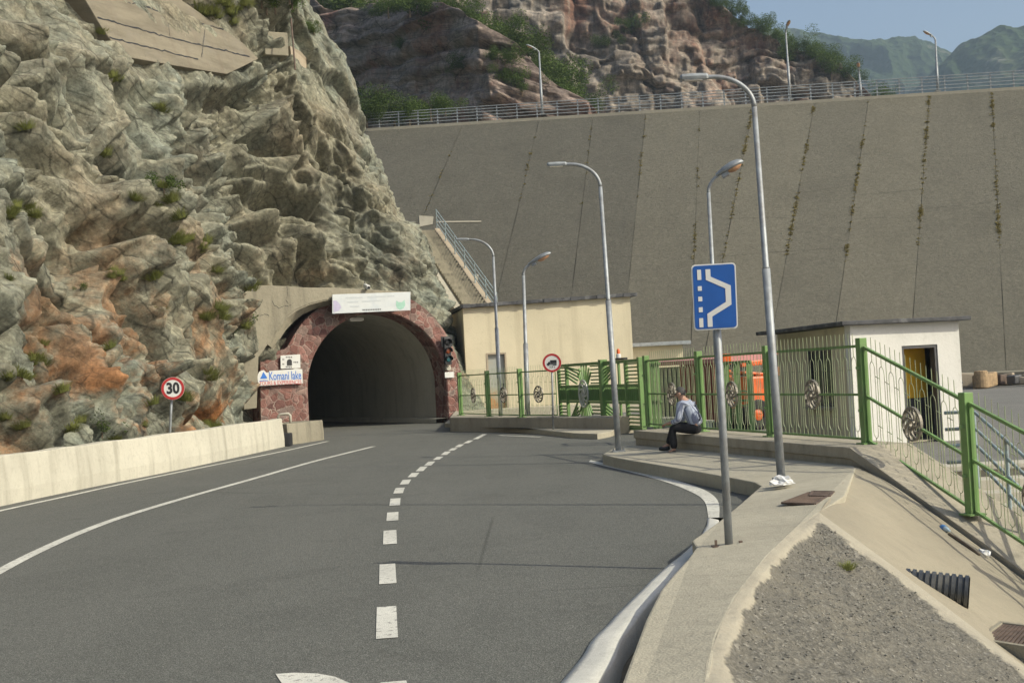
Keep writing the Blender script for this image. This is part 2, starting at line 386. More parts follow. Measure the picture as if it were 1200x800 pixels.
def shirt_mat():
    b = NB('pale_blue_striped_cloth')
    wv = b.n.new('ShaderNodeTexWave'); wv.inputs['Scale'].default_value = 6.0; wv.bands_direction = 'Y'; wv.inputs['Distortion'].default_value = .5
    b.L(b.tc.outputs['Object'], wv.inputs[0])
    col = b.mix(b.ramp(wv.outputs['Fac'], [(.55, 0.0), (.75, 1.0)]), (.42, .46, .55), (.17, .19, .27))
    return b.done(col, .9, b.bump(b.noise(9, 4), .5, .03))
MAT['shirt'] = shirt_mat()
def leaf(name, a, c):
    b = NB(name)
    inf = b.n.new('ShaderNodeObjectInfo')
    n = b.noise(3.5, 4, .7)
    col = b.ramp(n, [(.3, a), (.7, c)])
    h = b.n.new('ShaderNodeHueSaturation'); b.L(col, h.inputs['Color'])
    b.L(b.math('ADD', b.math('MULTIPLY', inf.outputs['Random'], .5), .75), h.inputs['Value'])
    m = b.done(h.outputs[0], .75, spec=.2)
    tr = b.n.new('ShaderNodeBsdfTranslucent'); b.L(h.outputs[0], tr.inputs[0])
    ms = b.n.new('ShaderNodeMixShader'); ms.inputs[0].default_value = .3
    out = b.n['Material Output']
    b.L(b.b.outputs[0], ms.inputs[1]); b.L(tr.outputs[0], ms.inputs[2]); b.L(ms.outputs[0], out.inputs[0])
    return m
MAT['leaf'] = leaf('shrub_leaf', (.045, .08, .016), (.11, .155, .035))
MAT['tuft'] = leaf('dry_grass_blade', (.12, .14, .035), (.23, .24, .075))
MAT['jointfill'] = simple('dirty_joint_filler', (.078, .071, .054), .95, .3, 3)
MAT['weed'] = leaf('yellow_weed_leaf', (.15, .125, .035), (.25, .20, .065))
MAT['bark'] = simple('bark', (.12, .09, .06), .9, .3, 12, bump=.4)
MAT['plastic'] = simple('white_plastic_film', (.62, .62, .61), .35, .06, 12)
MAT['bottle_blue'] = simple('blue_label', (.05, .22, .55), .4, .1, 12)
MAT['pet'] = simple('clear_pet_plastic', (.45, .55, .6), .15, .1, 12)
MAT['pinkfoam'] = simple('faded_pink_foam', (.62, .47, .43), .8, .1, 9)

# ------------------------------------------------------------------ mesh helpers
class MB:
    def __init__(s): s.v = []; s.f = []; s.mi = []; s.k = 0
    def add(s, vs, fs, mi=None):
        n = len(s.v); s.v += [V3(p) for p in vs]
        for f in fs: s.f.append([n+i for i in f]); s.mi.append(s.k if mi is None else mi)
        return s
    def box(s, c, size, X=V3((1, 0, 0)), Y=V3((0, 1, 0)), Z=V3((0, 0, 1))):
        c = V3(c); x, y, z = X*size[0]/2, Y*size[1]/2, Z*size[2]/2
        p = [c+x*i+y*j+z*k for k in (-1, 1) for j in (-1, 1) for i in (-1, 1)]
        return s.add(p, [(0, 2, 3, 1), (4, 5, 7, 6), (0, 1, 5, 4), (2, 6, 7, 3), (0, 4, 6, 2), (1, 3, 7, 5)])
    def hexa(s, lo, hi):                # two quads
        return s.add(list(lo)+list(hi), [(3, 2, 1, 0), (4, 5, 6, 7), (0, 1, 5, 4), (1, 2, 6, 5), (2, 3, 7, 6), (3, 0, 4, 7)])
    def bar(s, a, b, w, h=None, up=V3((0, 0, 1))):
        a, b = V3(a), V3(b); d = (b-a); L = d.length; d.normalize()
        if abs(d.dot(up)) > .98: up = V3((1, 0, 0))
        x = d.cross(up).normalized(); z = x.cross(d)
        return s.box((a+b)/2, (w, L, h or w), x, d, z)
    def tube(s, path, r, n=8, r1=None, closed=False, caps=True):
        P = [V3(p) for p in path]; m = len(P); up = V3((0, 0, 1)); vs = []; px = None
        for i, p in enumerate(P):
            if closed: t = P[(i+1) % m]-P[i-1]
            else: t = P[min(i+1, m-1)]-P[max(i-1, 0)]
            t.normalize()
            if px is None:
                px = t.cross(up if abs(t.dot(up)) < .95 else V3((1, 0, 0))).normalized()
            else:
                px = (px - t*px.dot(t)).normalized()
            py = t.cross(px)
            rr = r if r1 is None else r+(r1-r)*i/(m-1)
            if isinstance(r, (list, tuple)): rr = r[i]
            vs += [p+(px*math.cos(2*math.pi*k/n)+py*math.sin(2*math.pi*k/n))*rr for k in range(n)]
        fs = []
        for i in range(m if closed else m-1):
            j = (i+1) % m
            for k in range(n):
                l = (k+1) % n; fs.append((i*n+k, i*n+l, j*n+l, j*n+k))
        if caps and not closed: fs += [tuple(range(n-1, -1, -1)), tuple((m-1)*n+k for k in range(n))]
        return s.add(vs, fs)
    def extr(s, pts, n, d):             # planar outline (3D points) pushed along n by d
        n = V3(n).normalized(); a = [V3(p) for p in pts]; m = len(a); b = [p+n*d for p in a]
        fs = [tuple(range(m-1, -1, -1)), tuple(range(m, 2*m))]+[(i, (i+1) % m, m+(i+1) % m, m+i) for i in range(m)]
        return s.add(a+b, fs)
    def grid(s, rows, closed=False):
        m, n = len(rows), len(rows[0]); fs = []
        for i in range(m-1):
            for j in range(n-1 if not closed else n):
                k = (j+1) % n; fs.append((i*n+j, i*n+k, (i+1)*n+k, (i+1)*n+j))
        return s.add([p for r in rows for p in r], fs)
    def lathe(s, o, axis, prof, n=16):  # prof: (dist along axis, radius)
        ax = V3(axis).normalized(); x = ax.cross(V3((0, 0, 1)) if abs(ax.z) < .9 else V3((1, 0, 0))).normalized(); y = ax.cross(x)
        o = V3(o)
        rows = [[o+ax*t+(x*math.cos(2*math.pi*k/n)+y*math.sin(2*math.pi*k/n))*r for k in range(n)] for t, r in prof]
        return s.grid(rows, True)
    def build(s, name, mat, parent=None, loc=None, smooth=False, bevel=0.0, bseg=2, recalc=True):
        off = V3(parent.location) if parent is not None and loc is None else V3(loc or (0, 0, 0))
        if parent is not None and parent.get('_base') is not None: off = V3(parent['_base'])
        me = bpy.data.meshes.new(name)
        me.from_pydata([tuple(p-off) for p in s.v], [], s.f)
        mats = mat if isinstance(mat, (list, tuple)) else [mat]
        for m in mats: me.materials.append(MAT[m] if isinstance(m, str) else m)
        if len(mats) > 1: me.polygons.foreach_set('material_index', s.mi)
        bm = bmesh.new(); bm.from_mesh(me)
        if recalc: bmesh.ops.recalc_face_normals(bm, faces=bm.faces[:])
        if bevel:
            es = [e for e in bm.edges if len(e.link_faces) == 2 and e.calc_face_angle(0) > .5]
            bmesh.ops.bevel(bm, geom=es, offset=bevel, segments=bseg, profile=.6, affect='EDGES', clamp_overlap=True)
        if smooth:
            for f in bm.faces: f.smooth = True
        bm.to_mesh(me); bm.free()
        if smooth == 'auto' or smooth:
            for e in me.edges: pass
        o = bpy.data.objects.new(name, me); COL.objects.link(o)
        if parent is not None:
            o.parent = parent; o['_base'] = tuple(off)
        else:
            o.location = off; o['_base'] = tuple(off)
        return o
def thing(name, label, cat, loc, group=None):
    o = bpy.data.objects.new(name, None); COL.objects.link(o); o.location = loc; o['_base'] = tuple(V3(loc)); o.empty_display_size = .2
    o['label'] = label; o['category'] = cat
    if group: o['group'] = group
    return o
def tag(o, label, cat, group=None):
    o['label'] = label; o['category'] = cat
    if group: o['group'] = group
    return o
def struct(o, label=None, kind='structure'):
    o['kind'] = kind
    return o
def text_mb(mb, txt, o, X, Y, size, depth=.004, w=None, align='CENTER', bold=0.0):
    cu = bpy.data.curves.new('txt', 'FONT'); cu.body = txt; cu.size = size; cu.align_x = align; cu.align_y = 'CENTER'
    cu.offset = bold; cu.extrude = depth/2; cu.resolution_u = 3
    ob = bpy.data.objects.new('txt', cu); COL.objects.link(ob)
    bpy.context.view_layer.update()
    dg = bpy.context.evaluated_depsgraph_get()
    me = bpy.data.meshes.new_from_object(ob.evaluated_get(dg))
    xs = [v.co.x for v in me.vertices]; k = 1.0
    if w and xs: k = w/(max(xs)-min(xs))
    N = X.cross(Y).normalized()
    mb.add([V3(o)+X*(v.co.x*k)+Y*v.co.y+N*(v.co.z+depth/2) for v in me.vertices], [tuple(p.vertices) for p in me.polygons])
    bpy.data.objects.remove(ob); bpy.data.meshes.remove(me); bpy.data.curves.remove(cu)
def circ(o, X, Y, r, n=40, a0=0, a1=2*math.pi):
    return [V3(o)+X*(r*math.cos(a0+(a1-a0)*k/n))+Y*(r*math.sin(a0+(a1-a0)*k/n)) for k in range(n)]
def ring(mb, o, X, Y, r0, r1, d, n=40):
    N = X.cross(Y)
    a, b = circ(o, X, Y, r0, n), circ(o, X, Y, r1, n)
    c, e = [p+N*d for p in a], [p+N*d for p in b]
    mb.grid([a, b, e, c, a], True)

# ------------------------------------------------------------------ numpy noise
def _h(ix, iy, iz, seed):
    x = (ix.astype(np.int64)*374761393 + iy.astype(np.int64)*668265263 + iz.astype(np.int64)*2147483647 + seed*1274126177) & 0xffffffff
    x = ((x ^ (x >> 13))*1274126177) & 0xffffffff
    x = ((x ^ (x >> 16))*2246822519) & 0xffffffff
    x = x ^ (x >> 15)
    return (x & 0xffffff)/float(0x1000000)
def vnoise(P, seed=0):
    i = np.floor(P); f = P-i; f = f*f*f*(f*(f*6-15)+10); i = i.astype(np.int64); r = 0
    for dx in (0, 1):
        wx = f[:, 0] if dx else 1-f[:, 0]
        for dy in (0, 1):
            wy = f[:, 1] if dy else 1-f[:, 1]
            for dz in (0, 1):
                wz = f[:, 2] if dz else 1-f[:, 2]
                r = r + wx*wy*wz*_h(i[:, 0]+dx, i[:, 1]+dy, i[:, 2]+dz, seed)
    return r*2-1
def fbm(P, oct=4, seed=0, gain=.5, lac=2.03):
    r = 0; a = 1.0
    for k in range(oct):
        r = r + a*vnoise(P*(lac**k)+k*17.3, seed+k); a *= gain
    return r
def ridged(P, oct=4, seed=0, gain=.5):
    r = 0; a = 1.0
    for k in range(oct):
        r = r + a*(1-2*np.abs(vnoise(P*(2.03**k)+k*11.1, seed+k))); a *= gain
    return r
def blocks(P, seed=0, wd=.16, tilt=1.7):                 # faceted cell blocks: offset, edge distance
    i = np.floor(P).astype(np.int64); f1 = np.full(len(P), 9.0); f2 = np.full(len(P), 9.0)
    off = np.zeros(len(P)); of2 = np.zeros(len(P))
    for dx in (-1, 0, 1):
        for dy in (-1, 0, 1):
            for dz in (-1, 0, 1):
                cx, cy, cz = i[:, 0]+dx, i[:, 1]+dy, i[:, 2]+dz
                qx = cx+_h(cx, cy, cz, seed)-P[:, 0]; qy = cy+_h(cx, cy, cz, seed+1)-P[:, 1]; qz = cz+_h(cx, cy, cz, seed+2)-P[:, 2]
                d = qx*qx+qy*qy+qz*qz
                o = (_h(cx, cy, cz, seed+3)*2-1) + tilt*(qx*(_h(cx, cy, cz, seed+4)-.5)+qy*(_h(cx, cy, cz, seed+5)-.5)+qz*(_h(cx, cy, cz, seed+6)-.5))
                m = d < f1
                m2 = (~m) & (d < f2)
                of2 = np.where(m, off, np.where(m2, o, of2)); f2 = np.where(m, f1, np.where(m2, d, f2)); off = np.where(m, o, off); f1 = np.where(m, d, f1)
    e = np.sqrt(f2)-np.sqrt(f1); t = np.clip(e/wd, 0, 1)
    return off+(of2-off)*.5*(1-t), e
def bricks(q1, q2, f1, f2, seed=0, wd=.10, tilt=.9):
    """bedded, jointed rock: layers across q2, broken along q1; each block steps in or out and tilts"""
    z = np.zeros(len(q1), np.int64)
    a = q2*f2; i = np.floor(a).astype(np.int64); fa = a-i
    def row(ii, da):
        b = q1*f1*(.6+.9*_h(ii, z, z, seed+9))+_h(ii, z, z, seed)*17; j = np.floor(b).astype(np.int64); fb = b-j
        def val(jj, f):
            return (_h(ii, jj, z, seed+1)*2-1)+tilt*((f-.5)*(_h(ii, jj, z, seed+2)*2-1)+(da-.5)*(_h(ii, jj, z, seed+3)*2-.6))
        w = np.clip(fb/wd, 0, 1); return val(j-1, fb+1)*(1-w)+val(j, fb)*w, fb
    r1, fb = row(i, fa); r0, _ = row(i-1, fa+1); w = np.clip(fa/wd, 0, 1)
    return r0*(1-w)+r1*w, np.minimum(fa, 1-fa), np.minimum(fb, 1-fb)
def blur(A, k, it=2):
    for _ in range(it):
        for ax in (0, 1):
            c = np.cumsum(np.pad(A, [(k+1, k) if x == ax else (0, 0) for x in (0, 1)], mode='edge'), axis=ax)
            A = (np.take(c, range(2*k+1, c.shape[ax]), ax)-np.take(c, range(0, c.shape[ax]-2*k-1), ax))/(2*k+1)
    return A
def np_mesh(name, P, m, n, mat, keep=None, smooth=False, attrs=None, mi=None):
    idx = np.arange(m*n).reshape(m, n)
    q = np.stack([idx[:-1, :-1], idx[:-1, 1:], idx[1:, 1:], idx[1:, :-1]], -1).reshape(-1, 4)
    if keep is not None: q = q[keep[q].all(1)]
    me = bpy.data.meshes.new(name)
    me.vertices.add(len(P)); me.vertices.foreach_set('co', P.astype(np.float32).ravel())
    me.loops.add(q.size); me.loops.foreach_set('vertex_index', q.astype(np.int32).ravel())
    me.polygons.add(len(q)); me.polygons.foreach_set('loop_start', np.arange(0, q.size, 4, dtype=np.int32))
    me.update(calc_edges=True)
    if smooth: me.polygons.foreach_set('use_smooth', np.ones(len(q), bool))
    for k, a in (attrs or {}).items():
        at = me.attributes.new(k, 'FLOAT', 'POINT'); at.data.foreach_set('value', a.astype(np.float32))
    me.materials.append(MAT[mat] if isinstance(mat, str) else mat)
    o = bpy.data.objects.new(name, me); COL.objects.link(o); return o
def resample(pts, s):                  # smooth interpolation of a control polyline at parameters s (0..1)
    pts = np.array(pts, float); n = len(pts)
    x = np.clip(s, 0, 1)*(n-1); i = np.clip(np.floor(x).astype(int), 0, n-2); t = (x-i)[:, None]
    p0 = pts[np.clip(i-1, 0, n-1)]; p1 = pts[i]; p2 = pts[i+1]; p3 = pts[np.clip(i+2, 0, n-1)]
    return .5*((2*p1)+(-p0+p2)*t+(2*p0-5*p1+4*p2-p3)*t*t+(-p0+3*p1-3*p2+p3)*t**3)
# ================================================================== PORTAL FRAME
PL, PR = V3((-8.1, 50.2, 0)), V3((-2.8, 52.9, 0))
PM = (PL+PR)/2; E1 = (PR-PL).normalized(); PN = V3((E1.y, -E1.x, 0)); ZZ = V3((0, 0, 1)); HW = (PR-PL).length/2
def PP(u, v, o=0.0): return onplane(u, v, PM+PN*o, PN)
CROWN = 4.62; SPR = CROWN-HW                      # springing height
def arch(n=28, r=0.0, base=0.0):
    pts = [PM+E1*(-HW-r)+ZZ*base]
    for k in range(n+1):
        a = math.pi*(1-k/n); pts.append(PM+E1*((HW+r)*math.cos(a))+ZZ*(SPR+(HW+r)*math.sin(a)))
    pts.append(PM+E1*(HW+r)+ZZ*base); return pts

# ================================================================== CLIFF
CB = [(-26, -16), (-16, 4), (-10.9, 18), (-9.3, 30), (-8.7, 38), (-9.4, 46), (-9.9, 50.3), (-5.7, 52.7), (-1.7, 54.5), (-1.2, 58), (-3, 67), (-9, 78)]
CT = [(-36, -10), (-23, 10), (-16.9, 24), (-13.9, 33), (-12.4, 38.5), (-10.3, 44.5), (-9.0, 49.6), (-7.6, 53.2), (-6.35, 56), (-6.6, 60.5), (-8.5, 69), (-14, 80)]
def s_dist(parts):
    out = []
    for a, b, n in parts: out += list(np.linspace(a, b, n, endpoint=False))
    return np.array(out+[parts[-1][1]])/11.0
cs = s_dist([(0, 1.4, 20), (1.4, 5.0, 430), (5.0, 9.0, 270), (9.0, 11, 22)])
Bq, Tq = resample(CB, cs), resample(CT, cs)
zr = np.concatenate([np.linspace(-1.2, 21, 460)])
nz, nc = len(zr), len(cs)
tan = np.gradient(Bq+Tq, axis=0); tan /= np.linalg.norm(tan, axis=1)[:, None]
nrm = np.stack([tan[:, 1], -tan[:, 0]], 1)
t = zr/12.0
XY = Bq[None]+(Tq-Bq)[None]*t[:, None, None]
P = np.concatenate([XY, np.repeat(zr[:, None], nc, 1)[:, :, None]], 2).reshape(-1, 3)
NR = np.concatenate([np.repeat(nrm[None], nz, 0), np.full((nz, nc, 1), .35)], 2).reshape(-1, 3)
arc = np.concatenate([[0], np.cumsum(np.linalg.norm(np.diff((Bq+Tq)/2, axis=0), axis=1))])
S = np.repeat(arc[None], nz, 0).reshape(-1); Zc = P[:, 2]
sy = np.repeat(((Bq+Tq)/2)[None, :, 1], nz, 0).reshape(-1)
# bedding frame: layers dip down along the road
dip = math.radians(33)
wq = fbm(P*.055, 2, 5)*1.8
q1 = S*math.cos(dip)-Zc*math.sin(dip); q2 = S*math.sin(dip)+Zc*math.cos(dip)+wq
q0 = P[:, 0]*.8-P[:, 1]*.1
d = .8*fbm(P*.09, 2, 1)
Q = np.stack([q0*.34, q1*.16, q2*.42], 1); o1, e1 = blocks(Q, 11)
Q = np.stack([q0*.9+wq*.3, q1*.42, q2*1.35], 1); o2, e2 = blocks(Q, 31)
Q = np.stack([q0*2.1, q1*1.1, q2*3.4], 1); o3, e3 = blocks(Q, 51, .25)
patch = np.clip(fbm(P*.2, 3, 77)*1.5+.5, 0, 1)        # massive faces and broken zones alternate
w1 = fbm(P*.13, 2, 101); w2 = fbm(P*.35+5, 1, 105); w3 = fbm(P*1.6+9, 2, 109)
b1, ea1, eb1 = bricks(q1+.9*w2, q2+.6*w1+.06*w2, .17, .42, 201, .05, 1.3)
b2, ea2, eb2 = bricks(q1*1.0+.4*w2+.05*w3, q2+.5*w1+.09*w2, .50, 1.15, 221, .07, 1.3)
b3, ea3, eb3 = bricks(q1+.3*w2+.06*w3, q2+.5*w1+.1*w2+.015*w3, 1.3, 3.1, 241, .13, 1.3)
b4, ea4, eb4 = bricks(q1+.08*w3, q2+.5*w1+.1*w2+.03*w3, 3.0, 6.5, 261, .28)
Q = np.stack([q0*.34, q1*.20, q2*.42-wq*.42], 1); o1, e1 = blocks(Q, 11, .06, 3.2)
Q = np.stack([q0*1.1, q1*.7, q2*1.2-wq*1.2], 1); o2, e2 = blocks(Q, 31, .09, 3.0)
Q = np.stack([q0*2.6, q1*1.7, q2*3.2-wq*3.2], 1); o3, e3 = blocks(Q, 61, .16, 3.0)
d += .58*o1 + .50*b1 + (.18+.40*patch)*b2 + (.08+.16*patch)*o2 + (.04+.05*patch)*o3 + (.06+.20*patch)*b3 + (.015+.045*patch)*b4
d -= .85*np.exp(-(ea1/.035)**1.5)*np.clip(fbm(P*.4, 2, 9)*1.5+.3, 0, 1)
d -= .70*np.exp(-(e1/.06)**1.5)*np.clip(fbm(P*.5, 2, 12)*1.5+.3, 0, 1)
d -= .34*np.exp(-(np.minimum(ea2, eb2)/.07)**1.5)*(.1+.9*patch)*np.clip(fbm(P*.8, 2, 13)*1.5+.5, 0, 1)
d -= .13*np.exp(-(np.minimum(ea3, eb3)/.15)**1.5)*patch*np.clip(fbm(P*1.4, 2, 14)*1.5+.5, 0, 1)
d += .02*w3
# overhanging ledges at the near end
led = np.clip((30-sy)/7, 0, 1)*np.clip((Zc-5)/2, 0, 1)
d += led*.8*((((Zc*.75+fbm(P*.3, 3, 41)*.8) % 1.0))-.5)
u0_, v0_, d0_ = proj(P)
# hollows under overhanging beds
for (pu, pv, Lh, hh, A_) in [(28, 72, 2.2, .55, .7), (40, 118, 2.6, .7, .9), (52, 165, 2.2, .6, .8), (20, 182, 1.6, .5, .5), (128, 292, 1.5, .8, 1.0), (92, 50, .7, .5, .6), (165, 205, 1.8, .9, .8), (205, 232, 1.2, .7, .7), (345, 232, 2.0, .9, 1.0), (320, 170, 2.2, .6, .7), (365, 320, 1.6, 1.1, .9), (430, 235, 1.6, .7, .8), (445, 180, 1.3, .5, .6), (255, 190, 1.6, .6, .6), (262, 345, 1.3, .6, .6), (60, 335, 1.5, .5, .6), (215, 300, 1.4, .6, .5), (395, 160, 1.6, .6, .6), (120, 232, 1.5, .5, .5), (470, 290, 1.2, .8, .7), (300, 262, 1.8, .6, .6)]:
    i_ = np.argmin((u0_-pu)**2+(v0_-pv)**2+(d0_ < 5)*1e9); s0, z0 = S[i_], Zc[i_]
    xx = (S-s0)*math.cos(dip*.5)-(Zc-z0)*math.sin(dip*.5); yy = (S-s0)*math.sin(dip*.5)+(Zc-z0)*math.cos(dip*.5)+.25*w2
    env = np.exp(-(xx/Lh)**4)
    yb = yy/hh
    prof_ = .35*np.exp(-((yb-.9)/.55)**2)*(yb > .35)+.35*np.exp(-((.35-.9)/.55)**2)*np.clip((yb-.12)/.23, 0, 1)*(yb <= .35)-1.0*np.exp(-((yb+.35)/.42)**2)*np.clip((.30-yb)/.22, 0, 1)
    d += 1.55*A_*env*prof_
# the rock is cut back where the retaining wall stands
WPX = [(92, -14), (118, 30), (143, 66), (205, 77), (266, 87), (285, 78), (303, 69), (284, 50), (250, 26), (214, 1), (205, -8)]
def inpoly(u, v, poly):
    r = np.zeros(len(u), bool); j = len(poly)-1
    for i in range(len(poly)):
        (xi, yi), (xj, yj) = poly[i], poly[j]
        c = ((yi > v) != (yj > v)) & (u < (xj-xi)*(v-yi)/(yj-yi+1e-12)+xi); r ^= c; j = i
    return r
wm_ = inpoly(u0_, v0_, WPX) & (d0_ > 20) & (Zc > 7)
sel = P[wm_]; A_ = np.stack([sel[:, 0], sel[:, 2], np.ones(len(sel))], 1); WSOL = np.linalg.lstsq(A_, sel[:, 1], rcond=None)[0]
cxy = np.array([[p, q] for p, q in WPX], float)
big_ = inpoly(u0_, v0_, [(205+(x-205)*.97, 40+(y-40)*.93) for x, y in WPX]) & (d0_ > 20) & (Zc > 7)
cutm = np.clip(blur(big_.astype(float).reshape(nz, nc), 9, 2).reshape(-1)*1.6, 0, 1)
d = d*(1-cutm)+(-.10+.08*b3)*cutm
bel_ = inpoly(u0_, v0_, [(112, 40), (143, 64), (205, 75), (266, 85), (300, 70), (312, 92), (268, 112), (200, 106), (128, 96), (100, 58)]) & (d0_ > 20) & (Zc > 6)
belm = np.clip(blur(bel_.astype(float).reshape(nz, nc), 4, 2).reshape(-1)*1.2, 0, 1)
d = d*(1-belm)+np.maximum(d, .18+.20*b3+.15*b2)*belm
amp = np.ones(len(P))
cpar = np.repeat((cs*11)[None], nz, 0).reshape(-1)
d = np.where(cpar > 6.2, d*(1-.5*np.clip((cpar-6.2)/1.2, 0, 1))+.42*np.clip((cpar-6.6)/1.2, 0, 1)*np.clip((11.5-Zc)/4, 0, 1)*np.clip((Zc-3)/3, 0, 1)+.22*np.clip((cpar-6.6)/1.2, 0, 1), d)
apr = np.clip(np.abs(S-np.interp(7.2, np.arange(12), np.interp(np.arange(12)/11.0, cs, arc)))/5.5, 0, 1)
amp = np.where(Zc < 6.5, .15+.85*np.maximum(apr, np.clip((Zc-4.8)/1.7, 0, 1)), 1.0)
amp *= np.clip((Zc+.3)/2.2, .35, 1)
PD = P+NR*(d*amp)[:, None]
# cap: slope running back above z = 21
top = PD.reshape(nz, nc, 3)[-1]
caps = []
for k in range(1, 14):
    b = top.copy(); b[:, :2] -= nrm*(k*1.6); b[:, 2] += k*.95; b += (fbm(b*.3, 4, 61)*.5)[:, None]*np.array([.3, .3, 1]); caps.append(b)
PD = np.concatenate([PD]+caps); nzz = nz+13
rel = PD-np.array(PM); la = rel@np.array(E1); lo = rel@np.array(PN); lz = PD[:, 2]
rr = HW+.42
inside = (np.abs(la) < rr) & ((lz < SPR) | (la**2+(lz-SPR)**2 < rr*rr)) & (lo < 1.5)
CLIFF = struct(np_mesh('rock_cliff', PD, nzz, nc, 'rock', ~inside))
CU, CV, CD = proj(PD)
def on_cliff(u, v):                     # nearest surface point seen at this place of the photo
    m = (np.abs(CU-u) < 5) & (np.abs(CV-v) < 5) & (CD > 0)
    if not m.any(): return None
    i = np.where(m)[0]; dd = CD[i]; i = i[dd < dd.min()+1.2]
    j = i[np.argmin((CU[i]-u)**2+(CV[i]-v)**2)]
    return V3(PD[j])

# ================================================================== BLUFF, FAR CLIFF, MOUNTAINS
def ridge(name, outline, depth, zb, run, mat, ncol, nrow, f, du=0, back=.6, cap=None):
    o = np.array(outline, float); us = np.linspace(o[0, 0], o[-1, 0], ncol); vs = np.interp(us, o[:, 0], o[:, 1])
    dep = depth if callable(depth) else (lambda u: depth)
    tops = np.array([D(u, v, dep(u)) for u, v in zip(us, vs)])
    rows = []
    for t in np.linspace(-.35, 1, nrow):
        r = tops.copy()
        if t < 0: r[:, 1] += -t*run*3.2; r[:, 2] -= (-t)*back*(tops[:, 2]-zb)
        else:
            r[:, 2] = tops[:, 2]*(1-t)+zb*t; r[:, 1] -= run*t
        rows.append(r)
    P = np.array(rows).reshape(-1, 3); tt = np.repeat(np.linspace(-.35, 1, nrow), ncol)
    P = P+f(P, tt)
    ob = struct(np_mesh(name, P, nrow, ncol, mat)); return ob, P
def f_bluff(P, t):
    w = fbm(P*.05, 3, 4)*2
    lay = P[:, 2]*.55+P[:, 0]*.06+w*.35
    o, e = blocks(np.stack([P[:, 0]*.22, P[:, 1]*.22, lay*1.0], 1), 7)
    o2, e2 = blocks(np.stack([P[:, 0]*.6, P[:, 1]*.6, lay*2.6], 1), 17)
    hx_ = P[:, 0]+P[:, 1]*.6; w2 = fbm(P*.14, 2, 44); w = fbm(P*.03, 2, 4)*2
    b1, ea1, _ = bricks(hx_+3*w2, P[:, 2]+P[:, 0]*.34+1.2*w+.3*w2, .05, .13, 301, .08)
    b2, ea2, eb2 = bricks(hx_+1.5*w2, P[:, 2]+P[:, 0]*.34+1.1*w+.4*w2, .13, .42, 321, .12)
    b3, ea3, _ = bricks(hx_+w2, P[:, 2]+P[:, 0]*.34+1.1*w+.3*w2, .35, 1.15, 341, .2)
    d = 1.0*fbm(P*.045, 3, 8)+.3*o+.9*b1+1.0*b2+.55*b3-.9*np.exp(-ea1/.05)-.4*np.exp(-ea2/.08)-.15*np.exp(-ea3/.14)
    r = np.zeros_like(P); k = np.clip((t+.05)*8, 0, 1)
    r[:, 1] = -d*(.3+.7*k); r[:, 2] = .5*fbm(P*.12, 4, 10)*1.2; return r
BLUFF, BP = ridge('rock_bluff', [(340, -30), (380, 10), (415, 12), (440, 2), (490, 0), (520, 8), (560, 30), (605, 58), (640, 90), (690, 122), (720, 150)],
                  lambda u: float(np.interp(u, [340, 420, 480, 560, 690, 720], [150, 143, 132, 120, 119, 124])), 16, 5, 'bluff', 330, 210, f_bluff)
def f_cliffb(P, t):
    w = fbm(P*.03, 3, 14)*2
    lay = P[:, 2]*.22+P[:, 0]*.03+w*.3
    o, e = blocks(np.stack([P[:, 0]*.10, P[:, 1]*.10, P[:, 2]*.045], 1), 27, .06, 3.0)
    o2, e2 = blocks(np.stack([P[:, 0]*.26, P[:, 1]*.26, lay*1.0], 1), 37)
    o3, e3 = blocks(np.stack([P[:, 0]*.5, P[:, 1]*.5, P[:, 2]*.5], 1), 57, .15, 3.0)
    hx_ = P[:, 0]; w2 = fbm(P*.07, 2, 54)
    b1, ea1, eb1 = bricks(P[:, 2]+2.5*w2+w, hx_+1.2*w+.8*w2, .035, .085, 401, .06, 1.4)
    b2, ea2, eb2 = bricks(hx_+2*w2, P[:, 2]+hx_*.06+.8*w+.6*w2, .11, .17, 421, .07, 1.4)
    b3, ea3, _ = bricks(hx_+w2, P[:, 2]+hx_*.06+.8*w+.4*w2, .3, .6, 441, .14, 1.4)
    d = 2.5*fbm(P*.02, 2, 18)+.5*o+1.5*b1+1.2*b2+.8*b3+.3*o3-1.6*np.exp(-ea1/.05)-.9*np.exp(-ea2/.06)-.3*np.exp(-ea3/.12)
    r = np.zeros_like(P); k = np.clip((t+.05)*8, 0, 1)
    r[:, 1] = -d*(.25+.75*k); r[:, 2] = 1.6*fbm(P*.09, 5, 20); return r
CLIFFB, BP2 = ridge('grey_cliff', [(330, -150), (540, -110), (700, -80), (800, -34), (832, -4), (848, 8), (866, 17), (882, 24), (900, 38), (935, 52), (965, 64), (990, 77), (1010, 93), (1035, 112), (1065, 135)],
                    lambda u: 205, 12, 14, 'cliffb', 420, 230, f_cliffb)
def f_mount(P, t):
    r = np.zeros_like(P); k = np.clip(t*3+.3, .12, 1)
    r[:, 1] = -(70*fbm(P*.006, 5, 24)+60*ridged(P*np.array([.009, .009, .003]), 4, 25))*k
    r[:, 2] = (4*fbm(P*.02, 4, 26)+2.2*fbm(P*.1, 3, 28)); return r
struct(ridge('wooded_mountain', [(820, 50), (860, 40), (890, 29), (925, 29), (960, 31), (985, 42), (1010, 53), (1030, 51), (1060, 47), (1085, 54), (1110, 60), (1160, 66), (1240, 80), (1330, 60)],
      lambda u: 1350, -20, 330, 'mountain', 420, 150, f_mount)[0])
struct(ridge('wooded_spur', [(1040, 130), (1075, 100), (1100, 76), (1120, 58), (1135, 50), (1150, 44), (1175, 40), (1200, 35), (1240, 18), (1330, -30), (1480, -40)],
      lambda u: 1050, -20, 260, 'mountain', 260, 150, f_mount)[0])
